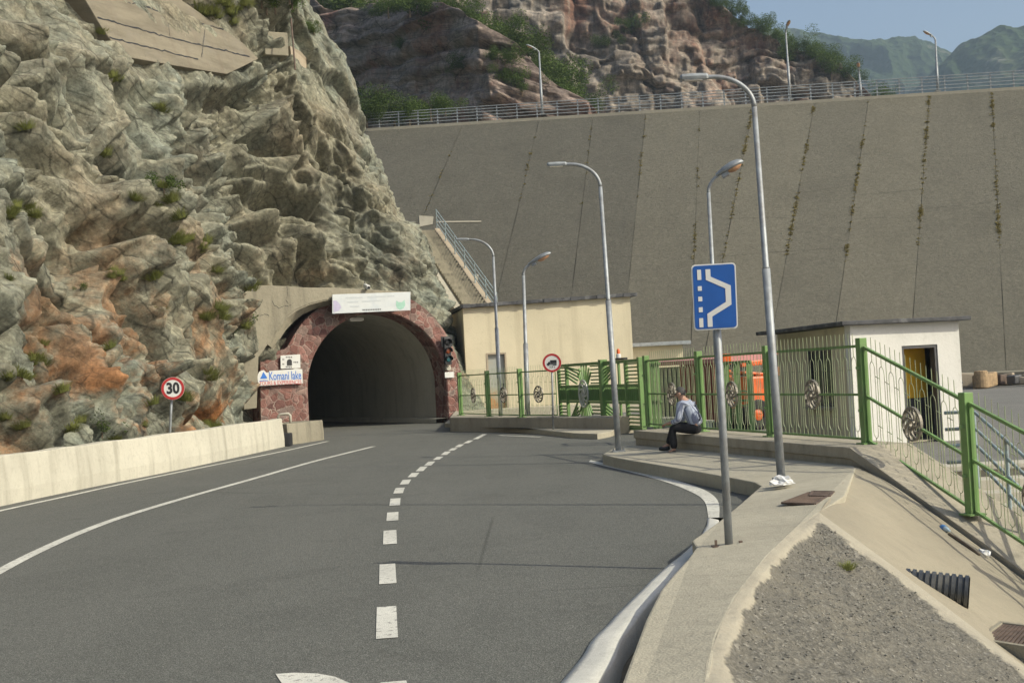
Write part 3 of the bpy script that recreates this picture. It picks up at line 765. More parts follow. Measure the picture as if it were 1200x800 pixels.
# broad hills outside the picture close the valley
def hillring(name, xa, xb, y0, y1, h, seed):
    m, n = 50, 60; X = np.linspace(xa, xb, n); Y = np.linspace(y0, y1, m); XX, YY = np.meshgrid(X, Y)
    u = (XX-xa)/(xb-xa); v = (YY-y0)/(y1-y0)
    Zh = h*np.sin(np.pi*np.clip(u, 0, 1))**.8*np.sin(np.pi*np.clip(v, 0, 1))**.7
    P = np.stack([XX.ravel(), YY.ravel(), Zh.ravel()-8], 1)
    P[:, 2] += (fbm(P*.01, 5, seed)*25)*np.clip(Zh.ravel()/40, 0, 1); return struct(np_mesh(name, P, m, n, 'mountain'))
hillring('wooded_hill', -420, -60, -120, 330, 120, 71)
hillring('wooded_hill', 320, 900, 160, 900, 150, 72)

# ground to the horizon, well under everything
gm = MB(); gm.grid([[V3((x, y, -3.2)) for x in np.linspace(-2300, 2300, 24)] for y in np.linspace(-300, 2300, 24)])
struct(gm.build('ground', 'soil'))

# ================================================================== DAM
ca, cb_ = D(430, 152, 108), D(1200, 103, 98)
cdir = (cb_-ca); cdir.normalize()
hx = V3((cdir.x, cdir.y, 0)).normalized(); back = V3((-hx.y, hx.x, 0))
slope = math.radians(35.5); upv = (back*math.cos(slope)+ZZ*math.sin(slope)).normalized()
dn = cdir.cross(upv).normalized()
if dn.y > 0: dn = -dn
fall = cdir.cross(dn).normalized()
if fall.z > 0: fall = -fall
def onDam(u, v, o=0.0): return onplane(u, v, ca+dn*o, dn)
def crest_t(p): return (p-ca).dot(cdir)
JN = [((300, 160), (230, 260)), ((470, 149), (405, 260)), ((543, 145), (493, 260)), ((632, 139), (603, 260)), ((695, 135), (680, 260)), ((757, 131), (744, 260)), ((820, 127), (815, 260)),
      ((883, 123), (856, 260)), ((955, 119), (929, 260)), ((1018, 115), (997, 260)), ((1089, 110), (1078, 260)), ((1162, 105), (1170, 260)), ((1240, 101), (1262, 260)), ((1330, 96), (1360, 260)), ((1500, 85), (1560, 260))]
def dam_line(j):
    a, b = onDam(*j[0]), onDam(*j[1]); dr = (b-a).normalized()
    # top on the crest line, bottom at z = -1
    k = (a-ca).dot(fall)/dr.dot(fall); top = a-dr*k
    bot = top+dr*((-1.0-top.z)/dr.z); return top, bot
DL = [dam_line(j) for j in JN]
dam = thing('dam', 'huge sloping grey concrete dam face closing the valley', 'dam', tuple(ca))
base = MB(); o = dn*-.12
base.add([DL[0][0]+o, DL[-1][0]+o, DL[-1][1]+o, DL[0][1]+o], [(0, 1, 2, 3)]); base.build('joint_filler', 'jointfill', dam)
tone = [0, 0, 0, 0, 0, 1, 1, 2, 1, 2, 1, 1, 0, 0]
for i in range(len(DL)-1):
    (a, b), (c, d_) = DL[i], DL[i+1]
    n, m = 14, 40; g = .013
    wa = (c-a).normalized()*g; wb = (d_-b).normalized()*g
    rows = []
    for r in range(m+1):
        q = r/m; L, R = (a+wa).lerp(b+wb, q), (c-wa).lerp(d_-wb, q)
        rows.append([(L.lerp(R, k/n)+(wa*.9*vnoise(np.array([[q*23+i*7, k, 3.3]]))[0] if k in (0, n) else V3())) for k in range(n+1)])
    mb = MB(); mb.grid(rows)
    rim = [rows[0], [p-dn*.1 for p in rows[0]]]
    mb.build('face_slab', DAMC[tone[i]], dam, recalc=False)
ct0, ct1 = DL[0][0], DL[-1][0]
cw = MB(); up_ = ZZ
A, B = ct0, ct1
cw.hexa([A-back*.25-ZZ*.5, B-back*.25-ZZ*.5, B+back*9-ZZ*.5, A+back*9-ZZ*.5], [A-back*.25+ZZ*.06, B-back*.25+ZZ*.06, B+back*9+ZZ*.06, A+back*9+ZZ*.06])
cw.build('crest_slab', 'rim', dam)
bk = MB(); bk.add([A+back*9, B+back*9, B+back*52-ZZ*(B.z+3.5), A+back*52-ZZ*(A.z+3.5)], [(0, 1, 2, 3)]); bk.build('rear_slope', 'soil', dam)
# weeds rooted in the joints
rnd = random.Random(5)
wm = MB()
for j, (a, b) in list(enumerate(DL))[2:13]:
    dens = {2: 20, 3: 26, 4: 14, 5: 30, 6: 45, 7: 130, 8: 150, 9: 130, 10: 170, 11: 170, 12: 60}[j]
    lim = .62 if j > 5 else .4
    cl = [(rnd.random()**.8*lim, rnd.uniform(.004, .03)) for _ in range(7)]
    for k in range(dens):
        cq, cw_ = rnd.choice(cl); q = min(max(cq+rnd.gauss(0, cw_) if rnd.random() < .75 else rnd.random()*lim, .002), .99)
        p = a.lerp(b, q)+cdir*rnd.gauss(0, .045)+dn*.02; s = rnd.uniform(.05, .16)
        for _ in range(7):
            dv = V3((rnd.gauss(0, 1), rnd.gauss(0, 1)-.4, abs(rnd.gauss(0, 1)))).normalized(); sd_ = dv.cross(dn).normalized()*s*.28
            q0 = p+cdir*rnd.gauss(0, .05)
            wm.add([q0-sd_, q0+sd_, q0+dv*s], [(0, 1, 2)])
struct(wm.build('joint_weeds', 'weed', recalc=False), kind='stuff')
# horizontal cracks in the facing (shallow dark fissures laid on the face)
for (u0, v0, u1, v1) in [(935, 227, 997, 217), (1005, 229, 1076, 222), (1080, 245, 1163, 237), (800, 238, 858, 237), (560, 300, 690, 262), (855, 256, 925, 255), (1010, 256, 1040, 255), (690, 302, 752, 300), (560, 345, 680, 335), (840, 300, 990, 290)]:
    ck = MB(); pts = []
    for k in range(25):
        q = k/24; p = onDam(u0+(u1-u0)*q, v0+(v1-v0)*q, .012); pts.append(p+upv*rnd.gauss(0, .05))
    ck.grid([[p+upv*rnd.uniform(.005, .035) for p in pts], [p-upv*rnd.uniform(.005, .035) for p in pts]])
    ck.build('face_crack', 'jointfill', dam, recalc=False)
# pale repair patches near the stair
for pts in ([(491, 253), (508, 254), (507, 263), (492, 266)], [(512, 259.5), (564, 259), (564, 260.6), (512, 261.2)], [(510, 285), (524, 288), (527, 300), (518, 303)], [(548, 330), (557, 321), (561, 322), (560, 330)], [(553, 338), (560, 343), (566, 356), (556, 350)]):
    rp = MB(); rp.extr([onDam(u, v, .02) for u, v in pts], dn, .03); rp.build('repair_patch', 'rim', dam)
# crest railing
rl = thing('crest_railing', 'long grey pipe railing along the top of the dam', 'railing', tuple(ca))
L = (ct1-ct0).length; np_ = 44; L0 = 6.0
posts = [ct0+cdir*(L0+(L-L0)*k/np_)+ZZ*.06-back*0 for k in range(np_+1)]
RH = 1.28
for k, p in enumerate(posts):
    mb = MB(); mb.box(p+ZZ*RH/2+back*.1, (.10, .10, RH)); mb.build('post', 'greym', rl)
for h in (.28, .55, .82, 1.06, RH):
    mb = MB(); mb.tube([posts[0]+ZZ*h+back*.02, posts[-1]+ZZ*h+back*.02], .032, 6); mb.build('rail', 'greym', rl)
# ================================================================== ROAD & MARKINGS
lipL = [(830, 608), (823, 625), (802, 649), (764, 671+12), (735, 711), (700, 747), (658, 802)]
lipL = [(830, 606), (824, 624), (801, 650), (777, 669), (750, 695), (722, 723), (692, 756), (658, 802)]
lipR = [(843, 606), (839, 622), (820, 648), (800, 664), (775, 692), (752, 718), (728, 752), (700, 802)]
near = [(-.55, 4.9), (-1.25, 2.5), (-2.1, 0), (-3.0, -4), (-3.9, -12)]
LL = [G(u, v, 0) for u, v in lipL]+[V3((x, y, 0)) for x, y in near]
RR = [G(u, v, .03) for u, v in lipR]+[V3((x+.17, y, .03)) for x, y in near]
rd = MB()
outer = [V3((-14, -12, 0)), V3((-14, 30, 0)), V3((-11.5, 50, 0))]
# main sheet follows the lip on its right
bound = outer+[V3((-4, 56, 0)), V3((2.5, 56, 0)), V3((7, 40, 0)), V3((7, 22, 0)), V3((5.2, 17.4, 0)), G(893, 572, 0)+V3((.4, .4, 0)), G(845, 612, 0)+V3((.35, 0, 0)), G(843, 606, 0)]+LL
rd.add(bound, [tuple(range(len(bound)))])
# carriageway into the tunnel
A0, A1 = PL-PN*.2, PR-PN*.2; ax = -PN
rd.add([PL+PN*.5+ZZ*.003, PR+PN*.5+ZZ*.003, PR+ax*60+ZZ*.003, PL+ax*60+ZZ*.003], [(0, 1, 2, 3)])
ROAD = struct(rd.build('road', 'asphalt', recalc=False))
for p in ROAD.data.polygons:
    if p.normal.z < 0: p.flip()
mk = MB()
def stripe(pts, w, z=.006):
    P = [V3((p.x, p.y, z)) for p in pts]
    # refine
    Q = []
    for i in range(len(P)-1):
        for k in range(6): Q.append(P[i].lerp(P[i+1], k/6))
    Q.append(P[-1]); a, b = [], []
    for i, p in enumerate(Q):
        t = (Q[min(i+1, len(Q)-1)]-Q[max(i-1, 0)]).normalized(); n = V3((t.y, -t.x, 0))
        a.append(p+n*w/2); b.append(p-n*w/2)
    mk.grid([a, b])
def smoothpts(pts, n=40):
    q = resample([tuple(p) for p in pts], np.linspace(0, 1, n)); return [V3(x) for x in q]
stripe(smoothpts([V3((-10.0, 6, 0)), V3((-9.4, 13, 0)), G(0, 598.5), G(80, 581), G(150, 565.5), G(250, 545), G(330, 529), G(384, 517)]), .13)
stripe(smoothpts([V3((-4.6, 6, 0)), V3((-5.0, 9.5, 0)), G(0, 669), G(50, 643.5), G(100, 621.5), G(150, 603.5), G(225, 581), G(300, 560), G(370, 540), G(438, 523)]), .15)
for (u0, v0, u1, v1) in [(453.5, 748, 453, 711), (454.5, 684, 454, 661), (457, 637.5, 457, 621.5), (459.8, 610, 460.3, 600.3), (462.5, 592.3, 463.5, 584), (466.5, 578, 469, 571.6), (473.5, 567.5, 477, 562), (482.5, 559, 487, 554), (491.5, 552, 497, 546.6), (501, 545.5, 506, 540.8), (511, 538.6, 516, 535), (520, 533, 525, 529), (528.5, 527.8, 533, 525), (536, 523.8, 541, 520.6), (546, 519.2, 552, 516), (557, 514.5, 568, 508.6), (470, 842, 461, 799)]:
    a, b = G(u0, v0), G(u1, v1); stripe([a, b], .155)
for pts in ([(585, 510), (634, 512)],):
    stripe([G(*p) for p in pts], .12)
# painted edge line bending into the lay-by
eL = [(690, 541), (715, 547.5), (745, 554.5), (782, 565), (812, 577), (826, 588), (830, 606)]
eR = [(692, 538.8), (718, 544.6), (750, 551.5), (788, 561), (824, 573), (841, 586), (843, 606)]
a = smoothpts([G(*p, .006) for p in eL], 30); b = smoothpts([G(*p, .006) for p in eR], 30); mk.grid([a, b])
# head of the painted arrow, mostly below the picture
ar = [(323, 789), (345, 787.5), (372, 788.5), (392, 792), (411, 800), (420, 812), (395, 830), (340, 815)]
mk.add([G(u, v, .006) for u, v in ar], [tuple(range(len(ar)))])
MK = struct(mk.build('road_marking', 'paint', recalc=False))
for p in MK.data.polygons:
    if p.normal.z < 0: p.flip()
# skid / repair seams: thin tar lines
# raised whitewashed gutter lip, ditch behind it
lp = MB(); n = len(LL); fine = np.linspace(0, 1, 90)
Lf, Rf = [V3(x) for x in resample([tuple(p) for p in LL], fine)], [V3(x) for x in resample([tuple(p) for p in RR], fine)]
rows = [[], [], [], [], [], [], []]
for i, (l, r) in enumerate(zip(Lf, Rf)):
    w = r-l; w.z = 0; j = vnoise(np.array([[l.x*2.2, l.y*2.2, 0]]), 3)[0]*.012; ramp_ = min(1, i/10)
    for k, (q, z) in enumerate([(-.02, -.02), (0, .012), (.25, .024), (.6, .034), (.94, .034), (1.0, .02), (1.04, -.16)]):
        rows[k].append(V3((l.x+w.x*q+j, l.y+w.y*q, (z*ramp_ if z > 0 else z)+(.004 if k in (1, 2, 3, 4) else 0)+j*.3)))
lp.grid(rows); struct(lp.build('gutter_lip', 'lip', smooth=True))
dt = MB(); dt.grid([[V3((r.x-.05, r.y, -.14)) for r in Rf], [V3((r.x+1.3, r.y+.3, -.17)) for r in Rf]]); struct(dt.build('ditch', 'soil'))

# ================================================================== PAVEMENT
kerb = [(706, 532, .20), (720, 535.5, .20), (745, 540, .20), (800, 549, .20), (850, 558, .20), (884, 564.5, .20), (892, 569, .20), (870, 588, .20), (842, 611, .20), (811, 633, .20), (816, 641, .20), (806, 655, .20), (790, 672, .20), (775, 690, .20), (757, 725, .20), (742, 765, .20), (728, 802, .20)]
rim = [(829, 806, .25), (840, 745, .25), (862, 700, .26), (900, 650, .27), (935, 617, .28), (960, 600, .28)]
foot = [(990, 580, .28), (1003, 548, .30), (1000, 545.5, .30), (940, 538.5, .29), (880, 533, .28), (800, 526, .27), (744, 521, .26), (722, 523.5, .22)]
KP = [G(u, v, z) for u, v, z in kerb]
RP = [G(u, v, z) for u, v, z in rim]
FP = [G(u, v, z) for u, v, z in foot]
bnd = KP+[V3((.1, 4.2, .2)), V3((-.6, 2, .2)), V3((-1.5, -2, .2)), V3((-2.5, -10, .2)), V3((1.0, -10, .25)), V3((.55, 2, .25)), V3((.85, 4.4, .25))]+RP+FP
pv = MB(); m = len(bnd); low = [V3((p.x, p.y, -.35)) for p in bnd]
pv.add(bnd+low, [tuple(range(m))]+[(i, (i+1) % m, m+(i+1) % m, m+i) for i in range(m)])
pvo = pv.build('pavement', 'pave', bevel=.018)
struct(pvo)
for (ua, va, ub, vb) in [(958, 553, 975, 570), (940, 541, 968, 575), (800, 532, 815, 551), (868, 536, 850, 557), (905, 563, 870, 588), (777, 690, 838, 700), (770, 700, 850, 742)]:
    a_, b_ = G(ua, va, .285 if va < 600 else .235), G(ub, vb, .285 if vb < 600 else .235)
# ================================================================== GRAVEL BANK + APRON
APEX = RP[-1]
RIDGE = [APEX, G(1000, 629, .06), G(1048, 666, -.17), G(1100, 706, -.40)]
RIDGE = [APEX, D(1000, 629, 12.2), D(1048, 664, 11.75), D(1100, 704, 11.25), D(1150, 742, 10.75)]
dr = (RIDGE[-1]-RIDGE[-2]).normalized()
RIDGE += [RIDGE[-1]+dr*1.5, RIDGE[-1]+dr*4, RIDGE[-1]+dr*7]
rimL = list(reversed(RP))+[V3((.85, 4.4, .25)), V3((.55, 2, .25)), V3((1.0, -10, .25))]
NS, NT = 260, 200
ss = np.linspace(0, 1, NS)**1.25
Ar = resample([tuple(p) for p in rimL], ss); Br = resample([tuple(p) for p in RIDGE], ss)
tt = np.linspace(0, 1, NT)
P = Ar[:, None]*(1-tt[None, :, None])+Br[:, None]*tt[None, :, None]
wid = np.linalg.norm(Ar-Br, axis=1)
edge = np.minimum(tt[None]*wid[:, None], (1-tt[None])*wid[:, None]*.9)
P = P.reshape(-1, 3); ed = edge.reshape(-1)
k = np.clip(ed/.5, 0, 1)
gz = .035*fbm(P*.8, 3, 91)*k+.016*fbm(P*5, 3, 92)*k+.010*fbm(P*16, 2, 93)*k - .035*k
gz += .02*np.exp(-((ed-.2)/.14)**2)
P[:, 2] += gz*np.clip(ed/.06, 0, 1)
GRAV = P.reshape(NS, NT, 3)
struct(np_mesh('gravel_bank', P, NS, NT, 'gravel', smooth=True, attrs={'edge': ed}))
# loose stones lying on the bank
st = MB(); rs = random.Random(3); st_n = 0
ico = [V3((0, 0, 1)), V3((.9, 0, .2)), V3((.2, .85, .25)), V3((-.8, .4, .2)), V3((-.6, -.65, .25)), V3((.35, -.85, .2)), V3((0, 0, -.6))]
icof = [(0, 1, 2), (0, 2, 3), (0, 3, 4), (0, 4, 5), (0, 5, 1), (6, 2, 1), (6, 3, 2), (6, 4, 3), (6, 5, 4), (6, 1, 5)]
while st_n < 7000:
    i, j = int(rs.random()**.8*(NS*.8)), rs.randrange(NT)
    if ed[i*NT+j] < .26+rs.random()*.1: continue
    p = V3(GRAV[i, j]); s = .0035+.011*rs.random()**3
    a = rs.random()*6.28; ca_, sa_ = math.cos(a), math.sin(a); sx, sy_, sz = s*rs.uniform(.8, 1.5), s*rs.uniform(.6, 1.1), s*rs.uniform(.5, .9)
    p += V3((rs.gauss(0, .02), rs.gauss(0, .02), .2*s))
    st.add([p+V3((v.x*sx*ca_-v.y*sy_*sa_, v.x*sx*sa_+v.y*sy_*ca_, v.z*sz)) for v in ico], icof); st_n += 1
sto = st.build('loose_gravel', 'stone', recalc=False); sto['kind'] = 'stuff'
# concrete apron between the bank and the sloping ledge
# ================================================================== LEDGE (level, then falling)
f0, f1 = G(744, 504, .55), G(998, 524, .55)
bk_ = V3((.957, .29, 0))
p2 = G(1140, 603, -.24); p1 = G(1015, 520, .55)
sl = (p2-p1); 
front2 = D(1200, 667, 14.9)
sdir = (front2-f1).normalized()
front3 = f1+sdir*8.5
W = .95
lg = MB()
def prof(p, zlow): return [V3((p.x, p.y, zlow)), p, p+bk_*W, V3((p.x, p.y, zlow))+bk_*W]
def ledge_run(mb, pts, zl, n=16):
    rows = []
    for i in range(len(pts)-1):
        for k in range(n+(i == len(pts)-2)):
            q = pts[i].lerp(pts[i+1], k/n); z = zl[i]+(zl[i+1]-zl[i])*k/n
            rows.append([V3((q.x, q.y, z)), V3((q.x, q.y, q.z-.16)), q-ZZ*.155-bk_*.035, q-bk_*.035, q+bk_*W, V3((q.x, q.y, z))+bk_*W])
    mb.grid(rows, True); m = len(rows)
    mb.f.append([len(mb.v)-m*6+i for i in range(6)]); mb.mi.append(0)
    mb.f.append([len(mb.v)-6+i for i in range(5, -1, -1)]); mb.mi.append(0)
ledge_run(lg, [f0, f1, front3], [-.2, -.2, front3.z-1.0])
LEDGE = tag(lg.build('retaining_ledge', 'ledge', loc=tuple(f0), bevel=.012), 'long concrete ledge carrying the green fence beside the pavement', 'ledge')
# foot of the sloping ledge and the apron
FT = [G(1003, 547, .30), D(1044, 567, 17.0), D(1110, 613, 16.0), D(1200, 679, 14.8)]
dd_ = (FT[-1]-FT[-2]).normalized(); FT += [FT[-1]+dd_*2, FT[-1]+dd_*5]
RG = [APEX]+RIDGE[1:6]
APN = MB(); sa = np.linspace(0, 1, 70); a_ = resample([tuple(p) for p in RG], sa); b_ = resample([tuple(p) for p in FT], sa)
rows = []
for k in range(25):
    q = k/24; r = a_*(1-q)+b_*q; r[:, 2] += .035*fbm(r*.9, 4, 95)*math.sin(math.pi*q)-.10*math.sin(math.pi*q)**1.5*np.clip(sa*3, 0, 1)
    rows.append([V3(x) for x in r])
APN.grid(rows); struct(APN.build('concrete_apron', concrete('apron_concrete', (.31, .275, .205), (.2, .18, .14), .3, .5, .2), smooth=True))
# lower ground in front and right
lo = MB(); lo.grid([[V3((x, y, -2.9-.02*(20-y)+.05*math.sin(x*3+y))) for x in np.linspace(1, 40, 30)] for y in np.linspace(-12, 24, 24)]); struct(lo.build('lower_ground', 'soil', smooth=True))
# ================================================================== YARD behind the ledge
yd = MB()
yb = [V3((2.2, 56, .008)), V3((3.4, 40, .008)), V3((3.6, 30, .008)), V3((5.6, 20.6, .008)), V3((5.95, 19.3, .008)), V3((14, 19.8, .008)), V3((60, 22, .008)), V3((90, 84, .008)), V3((-6, 84, .008))]
yd.add(yb, [tuple(range(len(yb)))]); 
y0 = yd.build('yard', 'yard', recalc=False); struct(y0)
for p in y0.data.polygons:
    if p.normal.z < 0: p.flip()
# pale kerb strip at the yard's edge, bank wall below it
ks = MB(); ks.box((9.8, 19.75, -.02), (7.6, .5, .20)); struct(ks.build('kerb', 'stairs', bevel=.02))
ks = MB(); ks.hexa([V3((13.6, 19.6, -3)), V3((60, 21.8, -3)), V3((60, 22.2, -3)), V3((13.6, 20.0, -3))], [V3((13.6, 19.6, .0)), V3((60, 21.8, .0)), V3((60, 22.2, .0)), V3((13.6, 20.0, .0))])
tag(ks.build('yard_wall', 'ledge', loc=(13.6, 19.6, 0)), 'concrete retaining wall under the far edge of the yard', 'wall')
# stairs down behind the sloping fence
sta = thing('outdoor_stairs', 'wide pale concrete steps going down behind the sloping green fence', 'stairs', (7.5, 19.4, 0))
for k in range(14):
    y1 = 19.45-k*.42; z1 = -.10-k*.155; xl = 5.72+.235*(19.45-y1)
    mb = MB(); mb.box(((xl+11.2)/2+.25, y1-.22, z1-.6), (11.2-xl, .46, 1.2)); mb.build('step', 'stairs', sta, bevel=.015)
# ================================================================== TUNNEL PORTAL
po = thing('tunnel_portal', 'arched road tunnel mouth faced with red rubble stone', 'tunnel', tuple(PM))
inn = arch(30)
outp = [(305, 498), (305, 455), (305, 415), (318, 412), (335, 409), (339, 402), (344, 393), (350, 384), (357, 375), (364, 368), (372, 362), (380, 357), (389, 351), (400, 347), (415, 345), (430, 344), (450, 344), (468, 346), (484, 352), (497, 361), (508, 371), (518, 384), (526, 397), (532, 410), (537, 424), (540, 440), (541, 460), (541.5, 480), (542, 492)]
op = [PP(u, v) for u, v in outp]; op[0].z = -.2; op[-1].z = -.1
# resample outer outline to the inner count by matching fractions of length
def by_len(pts, n):
    pts = [V3(p) for p in pts]; L = [0]
    for a, b in zip(pts, pts[1:]): L.append(L[-1]+(b-a).length)
    out = []
    for k in range(n):
        t = L[-1]*k/(n-1); i = max(j for j in range(len(L)) if L[j] <= t+1e-9); i = min(i, len(pts)-2)
        q = (t-L[i])/max(L[i+1]-L[i], 1e-9); out.append(pts[i].lerp(pts[i+1], q))
    return out
# keep corners: split at the left shoulder
nA = 81
inn_f = by_len(inn, nA)
out_f = []
key = {0: 0, 14: 3, 21: 6, nA-1: len(op)-1}
ks_ = sorted(key)
for a, b in zip(ks_, ks_[1:]):
    seg = by_len(op[key[a]:key[b]+1], b-a+1); out_f += seg[:-1]
out_f.append(op[-1])
mb = MB()
rows = []
for k in range(nA):
    i, o = inn_f[k], out_f[k]
    jit = PN*(.05*vnoise(np.array([[k*.9, 0, 3]]))[0])
    rows.append([i-PN*1.2, i-PN*0.0, i+PN*.0+(o-i)*.06+PN*.05]+[i.lerp(o, q)+PN*(.05+.05*vnoise(np.array([[k*.7, q*5, 1]]))[0]) for q in (.3, .5, .7, .9)]+[o+PN*.03, o-PN*1.2])
mb.grid(rows); mb.build('stone_facing', 'redstone', po)
# bore
bo = MB(); 
path = []
for k in range(26):
    s = k*2.4; path.append((s, (s*s)*.003))      # bends gently to the left
rows = []
for s, off in path:
    rows.append([p-PN*(s+.35)-E1*off for p in arch(26, .07)])
bo.grid(rows); ob = bo.build('tunnel_lining', 'tunnel', po, smooth=True)
ec = MB(); ec.add(rows[-1], [tuple(range(len(rows[-1])))]); ec.build('dark_end_cap', 'black', po)  # black cap stands in for the darkness deep in the bore
fl = MB(); fl.grid([[PL-PN*s-E1*(off+.2)+ZZ*.004, PR-PN*s-E1*(off-.2)+ZZ*.004] for s, off in path]); struct(fl.build('road', 'asphalt'))
# low kerb along the right bore wall
kb = MB(); kb.grid([[PR-E1*.55-PN*s-E1*off+ZZ*z if q else PR-PN*s-E1*off+ZZ*z for q, z in ((1, 0), (1, .2), (0, .2))] for s, off in path]); kb.build('bore_kerb', 'tunnel', po)
# tunnel lamp under the crown
tl = thing('tunnel_light', 'small white lamp box under the tunnel crown', 'lamp', tuple(PP(417, 374, -.6)))
c = PP(417, 374, -.6); mb = MB(); mb.box(c, (.62, .22, .12), E1, PN); mb.build('housing', 'white', tl, bevel=.02)
mb = MB(); mb.box(c-ZZ*.07, (.5, .16, .03), E1, PN); mb.build('lens', 'lens', tl)
mb = MB(); mb.box(c+ZZ*.2, (.05, .05, .3), E1, PN); mb.build('bracket', 'greym', tl)
# concrete collar on the left, cut by a wider arc, standing proud of the stone
co = MB(); o_ = .75
cp = [(276, 334), (300, 334), (330, 335), (362, 337), (391, 337), (482, 342), (482, 346), (391, 350), (378, 352), (362, 356), (348, 362), (337, 370), (328, 380), (320, 392), (314, 403), (308, 412), (303, 418), (301, 478), (286, 480), (279, 410)]
co.extr([PP(u, v, o_) for u, v in cp], -PN, 1.9)
cwo = co.build('concrete_wall', 'oldcon', loc=tuple(PP(330, 360, o_)), bevel=.03); tag(cwo, 'weathered grey concrete wall over the left side of the tunnel mouth', 'wall')
rq = random.Random(8)
for path_ in ([(318, 352), (322, 358), (327, 361), (333, 358), (338, 359), (345, 354)], [(305, 370), (311, 368), (316, 370)], [(278, 337), (290, 340), (302, 341)], [(336, 336), (337, 345), (335, 352), (338, 357)]):
    mb = MB(); pp = [PP(u, v, o_+.004) for u, v in path_]; fine_ = []
    for a_, b_ in zip(pp, pp[1:]): fine_ += [a_.lerp(b_, k/5)+ZZ*rq.gauss(0, .012)+E1*rq.gauss(0, .01) for k in range(5)]
    mb.grid([[p+ZZ*.010+E1*.006 for p in fine_], [p-ZZ*.010-E1*.006 for p in fine_]]); mb.build('crack', 'black', cwo, recalc=False)
# stepped board-marked underside
us = MB()
arcp = [(391, 351), (378, 353), (362, 357.5), (348, 364), (338, 372), (329, 382), (321, 394), (315, 405)]
for k in range(6):
    o1_ = .72-k*.13; sh = k*1.3
    q = [PP(u+sh*.9, v+sh*.75, o1_) for u, v in arcp]; q2 = [PP(u+sh*.9-3, v+sh*.75-5, o1_) for u, v in arcp]
    us.extr(q+list(reversed(q2)), -PN, .4)
us.build('stepped_soffit', 'oldcon', po)
# sign board above the arch
bd = thing('sign_board', 'long faded white board fixed above the tunnel arch', 'sign', tuple(PP(435, 355, .9)))
def bp(u, v, e=0.0): return PP(u, v, .9+e)
bc = [bp(389.5, 367.5), bp(481, 363.5), bp(481, 342), bp(389.5, 345)]
BX = (bc[1]-bc[0]).normalized(); BY = BX.cross(PN)*-1
mb = MB(); mb.extr(bc, -PN, .06); mb.build('panel', 'board', bd, bevel=.008)
mb = MB()
mb.extr([bp(u, v, .002) for u, v in [(390.5, 352), (394, 352), (398, 356), (400, 360), (397, 364), (391, 366)]], PN, .004); mb.build('purple_figure', 'faint_purple', bd)
mb = MB()
mb.extr([bp(u, v, .002) for u, v in [(464.5, 352), (467, 354), (471, 354), (474, 351), (475, 357), (473, 361), (469, 363), (465, 361), (464, 357)]], PN, .004); mb.build('green_figure', 'faint_green', bd)
mb = MB()
for u0, v0, u1 in [(405, 349, 425), (430, 348, 452), (407, 354, 420), (424, 353, 446), (410, 359, 421), (454, 347, 462), (424, 362.5, 447)]:
    mb.bar(bp(u0, v0, .004), bp(u1, v0-.04*(u1-u0), .004), .006, .045, up=BY if BY.z > 0 else -BY)
mb.build('faded_text_lines', 'faint_grey', bd)
mb = MB()
for u in range(425, 447, 2): mb.bar(bp(u, 363.2-.04*(u-425), .006), bp(u+1.1, 363.2-.04*(u-424), .006), .006, .05, up=ZZ)
mb.build('small_print', 'darkgrey', bd)
for u in (400, 435, 470):
    mb = MB(); mb.bar(PP(u, 347, .88), PP(u, 346, .0), .05); mb.build('bracket', 'greym', bd)
# security camera
sc_ = thing('security_camera', 'small white security camera standing on the wall above the board', 'camera', tuple(PP(429, 343, .7)))
a = PP(429, 343, .7); mb = MB(); mb.tube([a-ZZ*.05, a+ZZ*.16], .03, 8); mb.build('stem', 'darkgrey', sc_)
mb = MB(); mb.box(a+ZZ*.24+PN*.1, (.15, .4, .15), E1, (PN-ZZ*.25).normalized(), (ZZ+PN*.25).normalized()); cb = mb.build('body', 'white', sc_, bevel=.02)
mb = MB(); mb.lathe(a+ZZ*.18+PN*.32, PN-ZZ*.25, [(0, 0), (0, .055), (.03, .055), (.03, 0)], 12); mb.build('lens', 'black', sc_)
mb = MB(); mb.tube([a+ZZ*.24, a+ZZ*.45-PN*.1], .02, 6); mb.build('cable', 'black', sc_)
# traffic light on the right pier
tf = thing('traffic_light', 'black three lamp traffic light on the right stone pier', 'traffic light', tuple(PP(524, 410, .2)))
t0, t1 = PP(525, 427, .28), PP(523.2, 395, .28)
tz = (t1-t0).normalized(); TH = (t1-t0).length
mb = MB(); mb.box((t0+t1)/2, (.30, .16, TH), E1, PN, tz); mb.build('housing', 'black', tf, bevel=.03)
mb = MB(); mb.box(t0.lerp(t1, .84)-PN*.02, (.48, .05, .42), E1, PN, tz); mb.build('backplate', 'black', tf)
for q, m_ in ((.81, 'black'), (.50, 'amber'), (.20, 'teal')):
    c = t0.lerp(t1, q)+PN*.085
    mb = MB(); mb.lathe(c, PN, [(0, .125), (.02, .12), (.045, .07), (.05, 0)], 18); mb.build('lamp_lens', m_, tf, smooth=True)
    mb = MB(); A_ = circ(c, E1, tz, .135, 12, math.radians(-20), math.radians(218)); mb.grid([[p for p in A_], [p+PN*.17 for p in A_], [p+PN*.17+(p-c).normalized()*.012 for p in A_], [p+(p-c).normalized()*.012 for p in A_]]); mb.build('visor', 'black', tf)
mb = MB(); mb.tube([t0-PN*.28+ZZ*.1, t0+ZZ*.1], .03, 6); mb.tube([t1-PN*.28-ZZ*.1, t1-ZZ*.1], .03, 6); mb.build('bracket', 'greym', tf)
mb = MB(); mb.lathe(PP(525.5, 431, .15), PN, [(-.12, .12), (0, .12), (.03, .1), (.04, 0)], 16); tag(mb.build('signal_box', 'stairs', loc=tuple(PP(525.5, 431, .15))), 'round pale junction box just under the traffic light', 'junction box')
